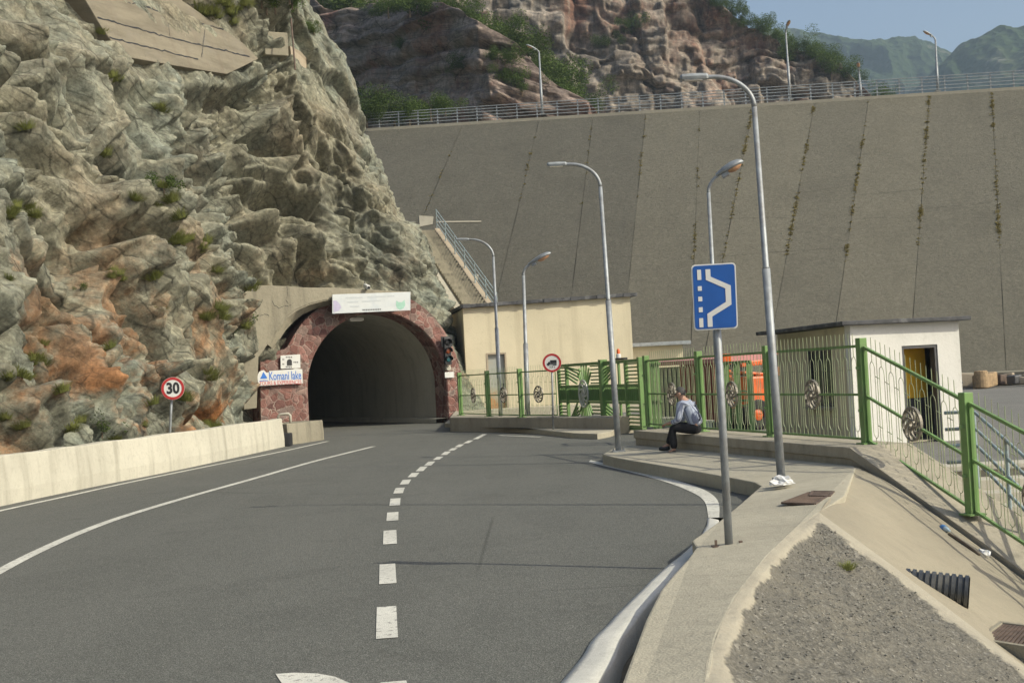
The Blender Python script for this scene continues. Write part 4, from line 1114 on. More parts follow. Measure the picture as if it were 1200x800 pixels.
mb = MB(); q = [PP(u, v, .13) for u, v in [(521, 436), (531.5, 435.4), (531.8, 442), (521.3, 442.6)]]; mb.extr(q, PN, .02)
tag(mb.build('plate_sign', 'white', loc=tuple(q[0])), 'small blank white plate on the right pier below the traffic light', 'sign')
# tunnel information sign on the left pier
ts = thing('tunnel_sign', 'grey square sign with black tunnel symbol on the left pier', 'sign', tuple(PP(341, 423, .15)))
q = [PP(u, v, .15) for u, v in [(328.5, 416.5), (351.5, 415), (351.8, 431), (328.8, 432)]]
TX = (q[1]-q[0]).normalized(); TY = (q[0]-q[3]).normalized()
mb = MB(); mb.extr(q, PN, .03); mb.build('plate', 'white', ts)
def tp(u, v): return PP(u, v, .185)
mb = MB(); c0 = tp(339.2, 424.5); w_ = .10
mb.extr([c0-TX*w_-TY*.12, c0+TX*w_-TY*.12, c0+TX*w_+TY*.03]+[c0+TY*.03+TX*w_*math.cos(a)+TY*w_*math.sin(a) for a in np.linspace(.2, math.pi-.2, 8)]+[c0-TX*w_+TY*.03], PN, .006); mb.build('tunnel_symbol', 'black', ts)
mb = MB()
for u0, v0, u1 in [(335, 418.4, 343), (344, 424.2, 350), (331, 421, 333.5), (331, 426.5, 333.5), (335, 429.8, 342.5)]:
    n_ = max(2, int((u1-u0)/1.8))
    for k in range(n_): mb.bar(tp(u0+(u1-u0)*k/n_, v0), tp(u0+(u1-u0)*(k+.6)/n_, v0), .006, .05, up=TY)
mb.build('small_print', 'darkgrey', ts)
# tour sign
ks2 = thing('tour_sign', 'white cut-out sign reading Komani lake on the left pier', 'sign', tuple(PP(328, 442, .2)))
def kp(u, v, e=0.0): return PP(u, v, .2+e)
kout = [(301.5, 441), (303, 436), (306, 434), (309, 433.5), (312, 436.5), (315, 436), (315, 434.5), (329, 433.5), (343, 432.5), (346, 431.5), (354, 432.5), (354.5, 449), (330, 450.5), (303, 452), (302, 447)]
mb = MB(); mb.extr([kp(*p) for p in kout], PN, .035); mb.build('plate', 'white', ks2)
KX = (kp(354, 449)-kp(303, 451)).normalized(); KY = (kp(328, 436)-kp(328.8, 449)).normalized()
mb = MB(); mb.extr([kp(u, v, .037) for u, v in [(308.6, 435.5), (312.6, 441.5), (313, 443.4), (304.6, 443.8), (306.5, 440.5)]], PN, .006)
mb.extr([kp(u, v, .037) for u, v in [(304, 446.2), (309, 445.2), (314, 445.5), (314, 446.3), (309, 446.1), (304, 447)]], PN, .006); mb.build('sail_logo', 'logo_blue', ks2)
mb = MB(); text_mb(mb, 'Komani lake', kp(334.2, 440.4, .037), KX, KY, .46, .006, w=(kp(353, 441)-kp(315.5, 441)).length, bold=.004); mb.build('lettering', 'logo_blue', ks2)
mb = MB(); text_mb(mb, 'TOURS & EXPERIENCES', kp(328.8, 448.4, .037), KX, KY, .215, .006, w=(kp(353.6, 448)-kp(304.5, 448)).length); mb.build('lettering', 'logo_red', ks2)
# ================================================================== BARRIER WALL
def wall_run(name, pts, h, w, mat, label, cat, taper=.06):
    mb = MB(); rows = []
    Q = [V3(p) for p in pts]
    for i, p in enumerate(Q):
        t = (Q[min(i+1, len(Q)-1)]-Q[max(i-1, 0)]).normalized(); nn = V3((-t.y, t.x, 0))
        hh = h[i] if isinstance(h, list) else h
        rows.append([p-ZZ*.2, p+ZZ*.25, p+nn*taper+ZZ*hh, p+nn*w+ZZ*hh, p+nn*w-ZZ*.2])
    mb.grid(rows, True); m = len(rows); mb.f.append(list(range(5))); mb.mi.append(0); mb.f.append([(m-1)*5+k for k in range(4, -1, -1)]); mb.mi.append(0)
    return tag(mb.build(name, mat, loc=tuple(Q[0]), bevel=.02), label, cat)
bpts = smoothpts([V3((-12.5, -8, 0)), V3((-10.6, 8, 0)), G(0, 593), G(110, 570), G(220, 548), G(334, 523)], 40)
wall_run('barrier_wall', bpts, [.86+.012*math.sin(i*1.3) for i in range(40)], .36, 'barrier', 'long pale concrete barrier wall under the rock face along the road', 'wall')
wall_run('concrete_block', [G(338, 521), G(352, 519.5), G(380, 515)], .66, 1.1, 'oldcon', 'short low concrete block standing before the left tunnel pier', 'block', .03)
mb = MB(); a = G(336, 523)+V3((-.2, .1, .2)); mb.box(a+V3((.05, .2, 0)), (.5, .5, .4)); tag(mb.build('drain_opening', 'black', loc=tuple(a), bevel=.04), 'dark square drain box in the gap between barrier wall and block', 'drain')
hp = thing('steel_hoop', 'bent steel hoop rising behind the end of the barrier wall', 'hoop', tuple(D(333, 490, 41)))
mb = MB(); mb.tube([D(325.5, 494, 41), D(326.5, 486.8, 41), D(328.5, 485.4, 41), D(338, 484.6, 41), D(340, 486.5, 41), D(340.6, 497, 41)], .045, 8); mb.build('tube', 'stairs', hp, smooth=True)
mb = MB(); mb.box(D(325.5, 497, 41), (.16, .16, .12)); mb.box(D(340.6, 499, 41), (.16, .16, .12)); mb.build('foot', 'oldcon', hp)
# retaining wall high on the cliff
rw = MB(); wA, wB = D(60, -60, 36.6), D(300, 72, 44.4)
wn_ = V3((WSOL[0], -1, WSOL[1])).normalized(); wo = V3((0, WSOL[2], 0))+wn_*.06
wq = [onplane(u, v, wo, wn_) for u, v in WPX]
rw.extr(wq, -wn_, 1.6); w1 = wq[2]
rwm = concrete('board_marked_concrete', (.40, .335, .25), (.16, .14, .11), .4, .4)
def boardmark():
    b = NB('board_marked_tan_concrete')
    c = (.215, .19, .142)
    bd = b.noise(1.0, 6, .65, vec=b.mapping(scale=(.5, .5, 3.2)))
    col = b.ramp(bd, [(.3, mul(c, .72)), (.5, c), (.72, mul(c, 1.22))])
    st = b.noise(1.0, 6, .6, vec=b.mapping(scale=(2.2, 2.2, .3)))
    col = b.mix(b.math('MULTIPLY', b.ramp(st, [(.52, 0.0), (.7, 1.0)]), .5), col, (.17, .14, .105))
    col = b.mix(b.math('MULTIPLY', b.ramp(b.noise(1.4, 7, .7), [(.5, 0.0), (.7, 1.0)]), .5), col, (.22, .2, .165))
    nm = b.bump(b.noise(3, 9, .75), .7, .08)
    return b.done(col, .93, nm, spec=.2)
MAT['board_tan'] = boardmark()
rwo = rw.build('retaining_wall', 'board_tan', loc=tuple(w1), bevel=.03); tag(rwo, 'tan board-marked concrete retaining wall high on the rock face', 'wall')
rq = random.Random(4)
for (ua, va, ub, vb) in [(114, 21, 206, 46), (206, 46, 292, 67), (128, 44, 232, 70), (196, 20, 199, 44), (240, 34, 236, 68), (150, 2, 262, 36)]:
    mb = MB(); a_, b_ = onplane(ua, va, wo, wn_), onplane(ub, vb, wo, wn_); pts = []
    for k in range(31):
        p = a_.lerp(b_, k/30)+wn_*.006+ZZ*rq.gauss(0, .018); pts.append(p)
    mb.grid([[p+ZZ*rq.uniform(.008, .03) for p in pts], [p-ZZ*rq.uniform(.008, .03)+V3((.012, 0, 0)) for p in pts]]); mb.build('crack', 'black', rwo, recalc=False)
# cracks between its pours
dk_ = lambda u, v, e: (on_cliff(u, v).y if on_cliff(u, v) else 47)+e
blk = MB(); c = D(320, 55, dk_(320, 68, .25)); blk.box(c, (.92, 1.0, .9), V3((.9, .43, 0)), V3((-.43, .9, 0)), ZZ)
tag(blk.build('concrete_block', 'oldcon', loc=tuple(c), bevel=.03), 'square concrete block high on the rock beside the retaining wall', 'block')
d9 = dk_(298, 60, -.15)
blk = MB(); blk.extr([D(u, v, d9+e) for u, v, e in [(290, 36, 0), (303, 42, .5), (305, 62, .5), (291, 54, 0)]], V3((-.5, .8, 0)), .5)
tag(blk.build('concrete_block', 'tancon', loc=tuple(D(298, 48, 45)), bevel=.03), 'thin tilted tan concrete slab left of the square block', 'slab')
d8 = dk_(350, 78, -.1)
blk = MB(); blk.extr([D(u, v, d8+e) for u, v, e in [(340, 54, 0), (352, 60, .9), (372, 82, 2.8), (374, 94, 3.0), (358, 88, 1.4), (343, 80, .2)]], V3((-.7, .6, .2)), .8)
tag(blk.build('concrete_block', 'tancon', loc=tuple(D(360, 70, 49)), bevel=.03), 'cracked tan concrete slab lying on the rock right of the square block', 'slab')
mb = MB(); a = D(346, 82, 48); b_ = D(341, 22, 48.3); mb.tube([a, b_], .035, 6); tag(mb.build('steel_rod', 'rust', loc=tuple(a)), 'thin rusty rod standing upright on top of the rock face', 'rod')
# ================================================================== BUILDINGS
def bld(name, label, base, X, w, dep, h, mat, roof_over=.35, roof_t=.16, side_mat=None, hb=None):
    """front-left corner base, X along the front"""
    Y = V3((-X.y, X.x, 0)); b = thing(name, label, 'building', tuple(base)); b0 = V3(base)
    return b, Y
# cream building
c0 = D(549, 490, 55); c0.z = 0; c1 = D(746, 490, 56.3); c1.z = 0
X = (c1-c0).normalized(); Wd = (c1-c0).length; cl = D(526, 480, 63); cl.z = 0
Yl = (cl-c0); Yv = Yl
hL = (D(548.5, 361, 55)).z; hR = D(747, 347, 56.3).z
bb = thing('cream_building', 'plain cream plastered building with flat dark roof behind the fence', 'building', tuple(c0))
mb = MB()
c3, c2 = c0+Yl, c1+Yl
drL, drR = D(572.5, 470, 55.15), D(596, 470, 55.3); 
sL = (drL-c0).dot(X); sR = (drR-c0).dot(X); dT = D(584, 413, 55.2).z
# front wall with a door opening: three pieces
def wallpiece(mb, s0, s1, z0, z1a, z1b, th=.3):
    a, b = c0+X*s0, c0+X*s1; Yn = V3((-X.y, X.x, 0))*th
    mb.hexa([a+ZZ*z0, b+ZZ*z0, b+Yn+ZZ*z0, a+Yn+ZZ*z0], [a+ZZ*z1a, b+ZZ*z1b, b+Yn+ZZ*z1b, a+Yn+ZZ*z1a])
hx_ = lambda s: hL+(hR-hL)*s/Wd
wallpiece(mb, 0, sL, -.2, hx_(0), hx_(sL)); wallpiece(mb, sL, sR, dT, hx_(sL), hx_(sR)); wallpiece(mb, sR, Wd, -.2, hx_(sR), hx_(Wd))
mb.build('front_wall', 'beige', bb)
mb = MB(); e = V3((-X.y, X.x, 0))*.3
mb.hexa([c0+X*.02+e, c0+X*.3+e, c3+X*.3, c3+X*.02], [p+ZZ*(hL-.02) for p in (c0+X*.02+e, c0+X*.3+e, c3+X*.3, c3+X*.02)]); mb.build('side_wall', 'booth_side', bb)
mb = MB(); mb.hexa([c1-X*.3+e, c1-X*.02+e, c2-X*.02, c2-X*.3], [p+ZZ*(hR-.02) for p in (c1-X*.3+e, c1-X*.02+e, c2-X*.02, c2-X*.3)]); mb.build('side_wall', 'beige', bb)
mb = MB(); mb.hexa([c3+X*.3, c2-X*.3, c2-X*.3-Yl*.03, c3+X*.3-Yl*.03], [p+ZZ*(hL-.03) for p in (c3+X*.3, c2-X*.3, c2-X*.3-Yl*.03, c3+X*.3-Yl*.03)]); mb.build('rear_wall', 'beige', bb)
ov = .22; yn = V3((-X.y, X.x, 0))
ra, rb_, rc_, rd_ = c0-X*.10-yn*ov+ZZ*hL, c1+X*.28-yn*ov+ZZ*hR, c2+X*.28+yn*.4+ZZ*hR, c3-X*.14+yn*.4+ZZ*hL
mb = MB(); mb.hexa([p+ZZ*.004 for p in (ra, rb_, rc_, rd_)], [p+ZZ*.15 for p in (ra, rb_, rc_, rd_)]); mb.build('roof', 'roof', bb, bevel=.02)
for k in range(7):
    p = ra.lerp(rb_, .03+k/6.6); mb = MB(); mb.box(p+ZZ*.08-yn*.012, (.32, .03, .17), X, yn); mb.build('roof_flashing', 'darkgrey', bb)
mb = MB(); p0 = c0+X*(sL+.07)+yn*.14; p1_ = c0+X*(sR-.07)+yn*.14
mb.hexa([p0, p1_, p1_+yn*.06, p0+yn*.06], [p+ZZ*(dT-.07) for p in (p0, p1_, p1_+yn*.06, p0+yn*.06)]); dr_ = mb.build('door', 'rustdoor', bb)
mb = MB(); mb.box(c0+X*(sR-.16)+yn*.12+ZZ*1.4, (.05, .06, .16), X, yn); mb.build('handle', 'darkgrey', dr_)
mb = MB()
mb.box(c0+X*(sL+.035)+yn*.08+ZZ*dT/2, (.07, .2, dT), X, yn); mb.box(c0+X*(sR-.035)+yn*.08+ZZ*dT/2, (.07, .2, dT), X, yn); mb.box(c0+X*((sL+sR)/2)+yn*.08+ZZ*(dT-.035), (sR-sL-.14, .2, .07), X, yn)
mb.build('door_frame', 'tancon', bb)
mb = MB(); mb.box(c0+X*Wd*.5-yn*.9+ZZ*.18, (Wd+1.5, 1.7, .5), X, yn); struct(mb.build('walkway', 'pave', bevel=.02))
# low building right of it
lb = thing('low_building', 'low cream outbuilding with flat grey roof right of the taller one', 'building', tuple(D(775, 470, 60)))
a, b_ = D(742, 470, 60), D(803.5, 470, 60); a.z = b_.z = 0; hT = D(775, 405, 60).z
mb = MB(); yv = V3((.1, 1, 0))*3.4
mb.hexa([a, b_, b_+yv, a+yv], [p+ZZ*hT for p in (a, b_, b_+yv, a+yv)]); mb.build('wall', 'beige', lb)
mb = MB(); o2 = V3((.35, 0, 0)); o3_ = V3((0, -.4, 0)); q4 = [a-o2+o3_, b_+o2+o3_, b_+o2+yv, a-o2+yv]
mb.hexa([p+ZZ*(hT+.004) for p in q4], [p+ZZ*(hT+.17) for p in q4]); mb.build('roof', 'greym', lb, bevel=.02)
# booth
k0 = D(1003, 505, 25.5); k1 = D(1131, 505, 26.3); kl = D(917, 500, 30.2)
for p in (k0, k1, kl): p.z = 0
hb = D(1000, 381, 25.5).z
X = (k1-k0).normalized(); yn = V3((-X.y, X.x, 0)); Lb = kl-k0; Wb = (k1-k0).length; Ll = Lb.length; Ld = Lb.normalized(); ln = V3((Ld.y, -Ld.x, 0))
if ln.dot(X) > 0: ln = -ln
bt = thing('guard_booth', 'small white plastered guard booth with open doorway and flat roof', 'booth', tuple(k0))
dl, drr = D(1061, 470, 25.85), D(1103.5, 470, 26.1); s0, s1 = (dl-k0).dot(X), (drr-k0).dot(X); dt_ = D(1083, 404, 26.0).z
mb = MB()
def wp(mb, o, A, N, sa, sb, za, zb, th=.2): 
    a, b = o+A*sa, o+A*sb; mb.hexa([a+ZZ*za, b+ZZ*za, b+N*th+ZZ*za, a+N*th+ZZ*za], [a+ZZ*zb, b+ZZ*zb, b+N*th+ZZ*zb, a+N*th+ZZ*zb])
wp(mb, k0, X, yn, 0, s0, -.2, hb); wp(mb, k0, X, yn, s0, s1, dt_, hb); wp(mb, k0, X, yn, s1, Wb, -.2, hb); mb.build('front_wall', 'white_pl', bt)
mb = MB(); th = .2
# left wall with window
def on_left(u, v): return onplane(u, v, k0, ln)
wa, wb = on_left(946, 440), on_left(976, 440); t0_, t1_ = sorted([(wa-k0).dot(Ld), (wb-k0).dot(Ld)]); zt, zb_ = on_left(960, 408).z, on_left(960, 476).z
wp(mb, k0, Ld, -ln, .24, t0_, -.2, hb-.01); wp(mb, k0, Ld, -ln, t0_, t1_, -.2, zb_); wp(mb, k0, Ld, -ln, t0_, t1_, zt, hb-.01); wp(mb, k0, Ld, -ln, t1_, Ll, -.2, hb-.01)
mb.build('side_wall', 'booth_side', bt)
mb = MB(); wp(mb, k1, Ld, -X, .22, Ll, -.2, hb-.01); mb.build('side_wall', 'white_pl', bt)
mb = MB(); wp(mb, kl, X, -yn, .25, Wb-.25, -.2, hb-.02); mb.build('rear_wall', 'yellowwall', bt)
mb = MB(); q4 = [k0-X*.02-yn*.28-ln*-.0, k1+X*.12-yn*.28, k1+Lb+X*.12+yn*.2, kl-X*.0+yn*.2]
q4 = [k0+ln*.28-yn*.16-Ld*.1, k1+X*.15-yn*.22, k1+Lb+X*.15+yn*.3, kl+ln*.40+Ld*.4]
mb.hexa([p+ZZ*(hb+.003) for p in q4], [p+ZZ*(hb+.085) for p in q4]); mb.build('roof', 'roof', bt, bevel=.015)
mb = MB(); mb.hexa([p+ZZ*.02 for p in (k0+ln*-.2+yn*.2, k1-X*.2+yn*.2, k1-X*.2+Lb*.95, kl-ln*.2-Ld*.2)], [p+ZZ*.05 for p in (k0+ln*-.2+yn*.2, k1-X*.2+yn*.2, k1-X*.2+Lb*.95, kl-ln*.2-Ld*.2)]); mb.build('floor_slab', 'ledge', bt)
# yellow back wall brought forward to catch daylight, dark block over its lower half
mb = MB(); pA = k0+yn*.62+X*.3; pB = k0+yn*.62+X*min(s1+.14, Wb-.24); mb.hexa([pA+ZZ*.9, pB+ZZ*.9, pB+yn*.08+ZZ*.9, pA+yn*.08+ZZ*.9], [pA+ZZ*(hb-.1), pB+ZZ*(hb-.1), pB+yn*.08+ZZ*(hb-.1), pA+yn*.08+ZZ*(hb-.1)]); mb.build('inner_wall', 'yellowwall', bt)
mb = MB(); mb.hexa([pA-yn*.02+ZZ*.05, pB-yn*.02+ZZ*.05, pB+yn*.06+ZZ*.05, pA+yn*.06+ZZ*.05], [p+ZZ*.89 for p in (pA-yn*.02, pB-yn*.02, pB+yn*.06, pA+yn*.06)]); mb.build('dark_lower_half', 'darkgrey', bt)
mb = MB(); fw = .06
mb.box(k0+X*(s0+fw/2)+yn*.1+ZZ*dt_/2, (fw, .16, dt_), X, yn); mb.box(k0+X*(s1-fw/2)+yn*.1+ZZ*dt_/2, (fw, .16, dt_), X, yn); mb.box(k0+X*((s0+s1)/2)+yn*.1+ZZ*(dt_-fw/2), (s1-s0-2*fw, .16, fw), X, yn); mb.build('door_frame', 'darkgrey', bt)
mb = MB(); hg = k0+X*(s1-.05)+yn*.205; dv = (X*.62+yn*.79).normalized(); mb.hexa([hg, hg+dv*.36, hg+dv*.36+X*.04, hg+X*.04], [p+ZZ*(dt_-.08) for p in (hg, hg+dv*.36, hg+dv*.36+X*.04, hg+X*.04)]); dd = mb.build('door', 'black', bt)
mb = MB(); mb.box(hg+dv*.3-X*.04+ZZ*1.0, (.05, .12, .03), X, dv); mb.build('handle', 'galv', dd)
mb = MB(); ctr = k0+Ld*(t0_+t1_)/2-ln*.10; wz = (zt+zb_)/2; ww = t1_-t0_; wh = zt-zb_
mb.box(ctr+ZZ*wz, (ww-.02, .02, wh-.02), Ld, ln); wn = mb.build('window', 'glass', bt)
mb = MB()
for sgn in (-1, 1): mb.box(ctr+Ld*sgn*(ww/2-.03)+ln*.03+ZZ*wz, (.06, .06, wh), Ld, ln); mb.box(ctr+ZZ*(wz+sgn*(wh/2-.03))+ln*.03, (ww-.12, .06, .06), Ld, ln)
mb.box(ctr+ln*.03+ZZ*wz, (.05, .05, wh-.12), Ld, ln); mb.build('frame', 'darkgrey', wn)
mb = MB(); mb.box(ctr+ln*.14+ZZ*(zb_-.03), (ww+.12, .18, .05), Ld, ln); mb.build('sill', 'ledge', wn)
mb = MB(); mb.box(k1-X*.3-yn*.03+ZZ*1.2, (.28, .03, .03), X, yn)
for k in range(5):
    mb = MB(); z = .42+k*.36; p = k0+X*(s1+.25)-yn*.0+ZZ*z
mb = MB(); pA = k1+X*.1+yn*.4; mb.bar(pA, pA+ZZ*1.95, .05); tag(mb.build('steel_post', 'rust', loc=tuple(pA)), 'rusty upright post just right of the white booth', 'post')
# ================================================================== STAIR BESIDE THE DAM
sw = thing('hillside_stair', 'steep concrete stair climbing between the rock spur and the dam', 'stairs', tuple(D(556, 368, 64)))
sa_, sb_ = D(566, 372, 64.5), D(497, 270, 75)
dv = (sb_-sa_); hdir = V3((dv.x, dv.y, 0)).normalized(); side = V3((hdir.y, -hdir.x, 0))
def shex(mb, a, b, off0, off1, t0, t1):
    mb.hexa([a+side*off0+ZZ*t0, a+side*off1+ZZ*t0, b+side*off1+ZZ*t0, b+side*off0+ZZ*t0], [a+side*off0+ZZ*t1, a+side*off1+ZZ*t1, b+side*off1+ZZ*t1, b+side*off0+ZZ*t1])
mb = MB(); shex(mb, sa_, sb_, -1.35, .55, -2.5, -.12); mb.build('stair_base', 'oldcon', sw)
mb = MB(); nst = 34
for k in range(nst):
    a = sa_.lerp(sb_, (k+.5)/nst); mb.box(a+ZZ*-.08, (1.25, dv.xy.length/nst*1.05, dv.z/nst*1.0+.12), side, hdir, ZZ)
mb.build('steps', 'oldcon', sw)
mb = MB(); shex(mb, sa_, sb_, -1.35, -.95, -3.0, .30); mb.build('parapet', 'pave', sw, bevel=.03)
mb = MB(); shex(mb, sa_, sb_, .60, .95, -3.0, .12); mb.build('kerb', 'tancon', sw)
for k in range(7):
    a = sa_.lerp(sb_, k/6)+side*.78; mb = MB(); mb.tube([a, a+ZZ*1.25], .035, 6); mb.build('railing_post', 'bluerail', sw)
for h in (.4, .68, .96, 1.22):
    mb = MB(); mb.tube([sa_+side*.78+ZZ*h, sb_+side*.78+ZZ*h], .03, 6); mb.build('railing_rail', 'bluerail', sw)
# rubble and timber at the foot of the dam
rnd = random.Random(9)
for k in range(26):
    u = 1120+k*5.2+rnd.uniform(-2, 2); c = D(u, 456, 62+rnd.uniform(-1.5, 3)); c.z = .2
    s = rnd.uniform(.25, .75); mb = MB()
    mb.box(c+ZZ*s*.3, (s*rnd.uniform(.8, 2.4), s, s*rnd.uniform(.5, 1.1)), V3((math.cos(k), math.sin(k), .1)).normalized(), V3((-math.sin(k), math.cos(k), 0)), ZZ)
    tag(mb.build('rubble_block', rnd.choice(['wood', 'rust', 'oldcon', 'tancon', 'darkgrey']), loc=tuple(c), bevel=.07), 'broken block in the scrap heap along the foot of the dam', 'rubble', 'scrap blocks along the foot of the dam')
mb = MB(); c = D(1150, 449, 61); mb.lathe(V3((c.x, c.y, .05)), ZZ, [(0, .28), (.03, .31), (.4, .33), (.78, .31), (.82, .28), (.82, 0)], 16); tag(mb.build('oil_drum', 'wood', loc=(c.x, c.y, .05)), 'tan drum standing in the scrap heap below the dam', 'drum')
a, b_ = D(1105, 446, 66), D(1300, 440, 62); a.z = b_.z = 0; mb = MB(); mb.hexa([a, b_, b_+V3((0, 3, 0)), a+V3((0, 3, 0))], [p+ZZ*.7 for p in (a, b_, b_+V3((0, 3, 0)), a+V3((0, 3, 0)))]); tag(mb.build('toe_wall', 'oldcon', loc=tuple(a), bevel=.05), 'low concrete toe wall along the foot of the dam', 'wall')
# ================================================================== FENCES
def emblem(mb, c, X, Z, N, r, pale=None):
    ring(mb, c-N*.02, X, Z, r*.90, r, .04, 32); ring(mb, c-N*.025, X, Z, r*.16, r*.30, .05, 20)
    for k in range(9):
        a = 2*math.pi*k/9; pts_i, pts_o = [], []
        for q in range(7):
            t = q/6; rr_ = r*(.28+.64*t); an = a+t*.95; wd = r*(.085+.10*t)
            p = c+X*rr_*math.cos(an)+Z*rr_*math.sin(an)
            tg = (X*-math.sin(an)+Z*math.cos(an))
            pts_i.append(p-tg*wd*.55); pts_o.append(p+tg*wd*.55)
        f_, b_ = [p+N*.012 for p in pts_i], [p+N*.012 for p in pts_o]
        mb.grid([f_, b_, [p-N*.024 for p in b_], [p-N*.024 for p in f_], f_])
def panel(par, A, B, H, z0=.07, pitch=.242, emb='emblem', er=.235, extra=None, sag=0):
    A, B = V3(A), V3(B); h = V3((B.x-A.x, B.y-A.y, 0)); L = h.length; h.normalize(); N = V3((h.y, -h.x, 0))
    if N.dot(CAMP-A) < 0: N = -N
    sl = (B.z-A.z)/L
    def q(s, z, o=0.0): return A+h*s+ZZ*(sl*s+z)+N*o
    zt, zm = H*.925, H*.465
    g = .07
    for z, w_ in ((zt, .04), (z0, .034)):
        mb = MB(); mb.bar(q(g, z), q(L-g, z), w_, w_); mb.build('rail', 'green', par)
    mb = MB(); mb.bar(q(g, zm), q(L/2-er*.96, zm), .034, .034); mb.bar(q(L/2+er*.96, zm), q(L-g, zm), .034, .034); mb.build('rail', 'green', par)
    for s in (g+.012, L-g-.012):
        mb = MB(); mb.bar(q(s, z0), q(s, zt), .03, .03); mb.build('panel_stile', 'green', par)
    mb = MB(); n = max(3, int((L-.3)/pitch)); st_ = (L-.26)/n
    for k in range(n):
        c = .13+st_*(k+.5); r_ = .0052; hw = st_*.25
        lt, lb = H*.76, H*.175
        pts = []
        for a in range(9):
            an = math.pi*a/8; pts.append(q(c-hw*math.cos(an), lt+hw*1.5*math.sin(an)))
        for a in range(9):
            an = math.pi*a/8; pts.append(q(c+hw*math.cos(an), lb-hw*1.5*math.sin(an)))
        # keep clear of the emblem by letting the bars run behind it
        mb.tube([p-N*.012 for p in pts], r_, 4, closed=True)
        mb.tube([q(c, lt+hw*1.5, -.012), q(c, H*1.05, -.012)], r_, 4); mb.tube([q(c, lb-hw*1.5, -.012), q(c, z0, -.012)], r_, 4)
        if k < n-1 or True:
            x_ = c+st_/2
            if x_ < L-.14:
                mb.tube([q(x_, z0, -.012), q(x_, H*1.05, -.012)], r_, 4)
        for zz in (H*.70, H*.245):
            mb.bar(q(c+hw, zz, -.012), q(c+st_/2, zz, -.012), .008, .008)
            if k: mb.bar(q(c-st_/2, zz, -.012), q(c-hw, zz, -.012), .008, .008)
    mb.build('bar_infill', 'green_bar', par)
    mb = MB(); emblem(mb, q(L/2, zm, .01), h, ZZ, N, er); mb.build('emblem', emb, par)
def post(par, p, H, w=.12, name='post'):
    mb = MB(); mb.box(p+ZZ*(H/2), (w, w, H), V3((.957, .29, 0)), V3((-.29, .957, 0))); o = mb.build(name, 'green', par, bevel=.008)
    mb = MB(); mb.box(p+ZZ*.01, (w*1.9, w*1.7, .02), V3((.957, .29, 0)), V3((-.29, .957, 0))); mb.build('base_plate', 'green', o)
    [MB().box(p+ZZ*H*t_-V3((.957, .29, 0))*(w*.5+.02), (.05, .03, .04)).build('bracket', 'green', o) for t_ in (.32, .72)]
HF = 1.53
fz = [G(u, v, .55) for u, v in [(761, 500), (823, 505.5), (904, 511.5), (1016, 520)]]
fr = thing('metal_fence', 'level green bar fence on the ledge behind the seated person', 'fence', tuple(fz[0]))
for p in fz: post(fr, p, HF)
for i in range(3): panel(fr, fz[i], fz[i+1], HF, emb=['emblem', 'emblem', 'emblem'][i])
sp2 = G(1140, 603, -.24); sp2 = D(1140, 603, 16.05)
d3 = V3((sp2.x-fz[3].x, sp2.y-fz[3].y, 0)); sp3 = sp2+(sp2-fz[3])*1.02; sp4 = sp3+(sp2-fz[3])
fs = thing('metal_fence', 'sloping green bar fence falling to the right along the stairs', 'fence', tuple(sp2))
for p in (sp2, sp3, sp4): post(fs, p, HF, .13)
panel(fs, fz[3], sp2, HF); panel(fs, sp2, sp3, HF); panel(fs, sp3, sp4, HF)
# left fence
lz = [D(540.5, 487, 45.9), D(573, 488, 42.8), D(611.5, 487.5, 40.3), D(655, 488, 38.4)]
for p in lz: p.z = .48
fl_ = thing('metal_fence', 'green bar fence on the low ledge between the tunnel and the gate', 'fence', tuple(lz[0]))
for p in lz[:3]: post(fl_, p, HF, .14)
for i in range(3): panel(fl_, lz[i], lz[i+1], HF, pitch=.26, er=.26)
# small ledges in front of it
def slab(name, pts, ztop, zlow, mat, label, cat, bev=.02):
    a = [V3((p.x, p.y, zlow)) for p in pts]; b = [V3((p.x, p.y, ztop)) for p in pts]; m = len(a)
    mb = MB(); mb.add(a+b, [tuple(range(m-1, -1, -1)), tuple(range(m, 2*m))]+[(i, (i+1) % m, m+(i+1) % m, m+i) for i in range(m)])
    o = mb.build(name, mat, loc=tuple(b[0]), bevel=bev)
    return tag(o, label, cat) if label else struct(o)
e0, e1 = G(527, 489, .48), G(719, 489, .48)
slab('fence_ledge', [e0, e1, e1+V3((.9, .8, 0)), lz[3]+V3((.5, .3, 0)), lz[0]+V3((.4, .5, 0)), PR-E1*-.4-PN*.1], .48, -.2, 'ledge', 'low concrete ledge carrying the green fence next to the tunnel mouth', 'ledge')
kq = [G(521, 495.5, .15), G(560, 498.5, .15), G(632, 503, .15), G(672, 507, .15), G(700, 508, .15), G(716, 505, .15)]
slab('pavement', kq+[e1+V3((.1, .2, 0)), e0+V3((.1, .3, 0)), PR+V3((.05, -.1, 0))], .15, -.2, 'pave', None, None)
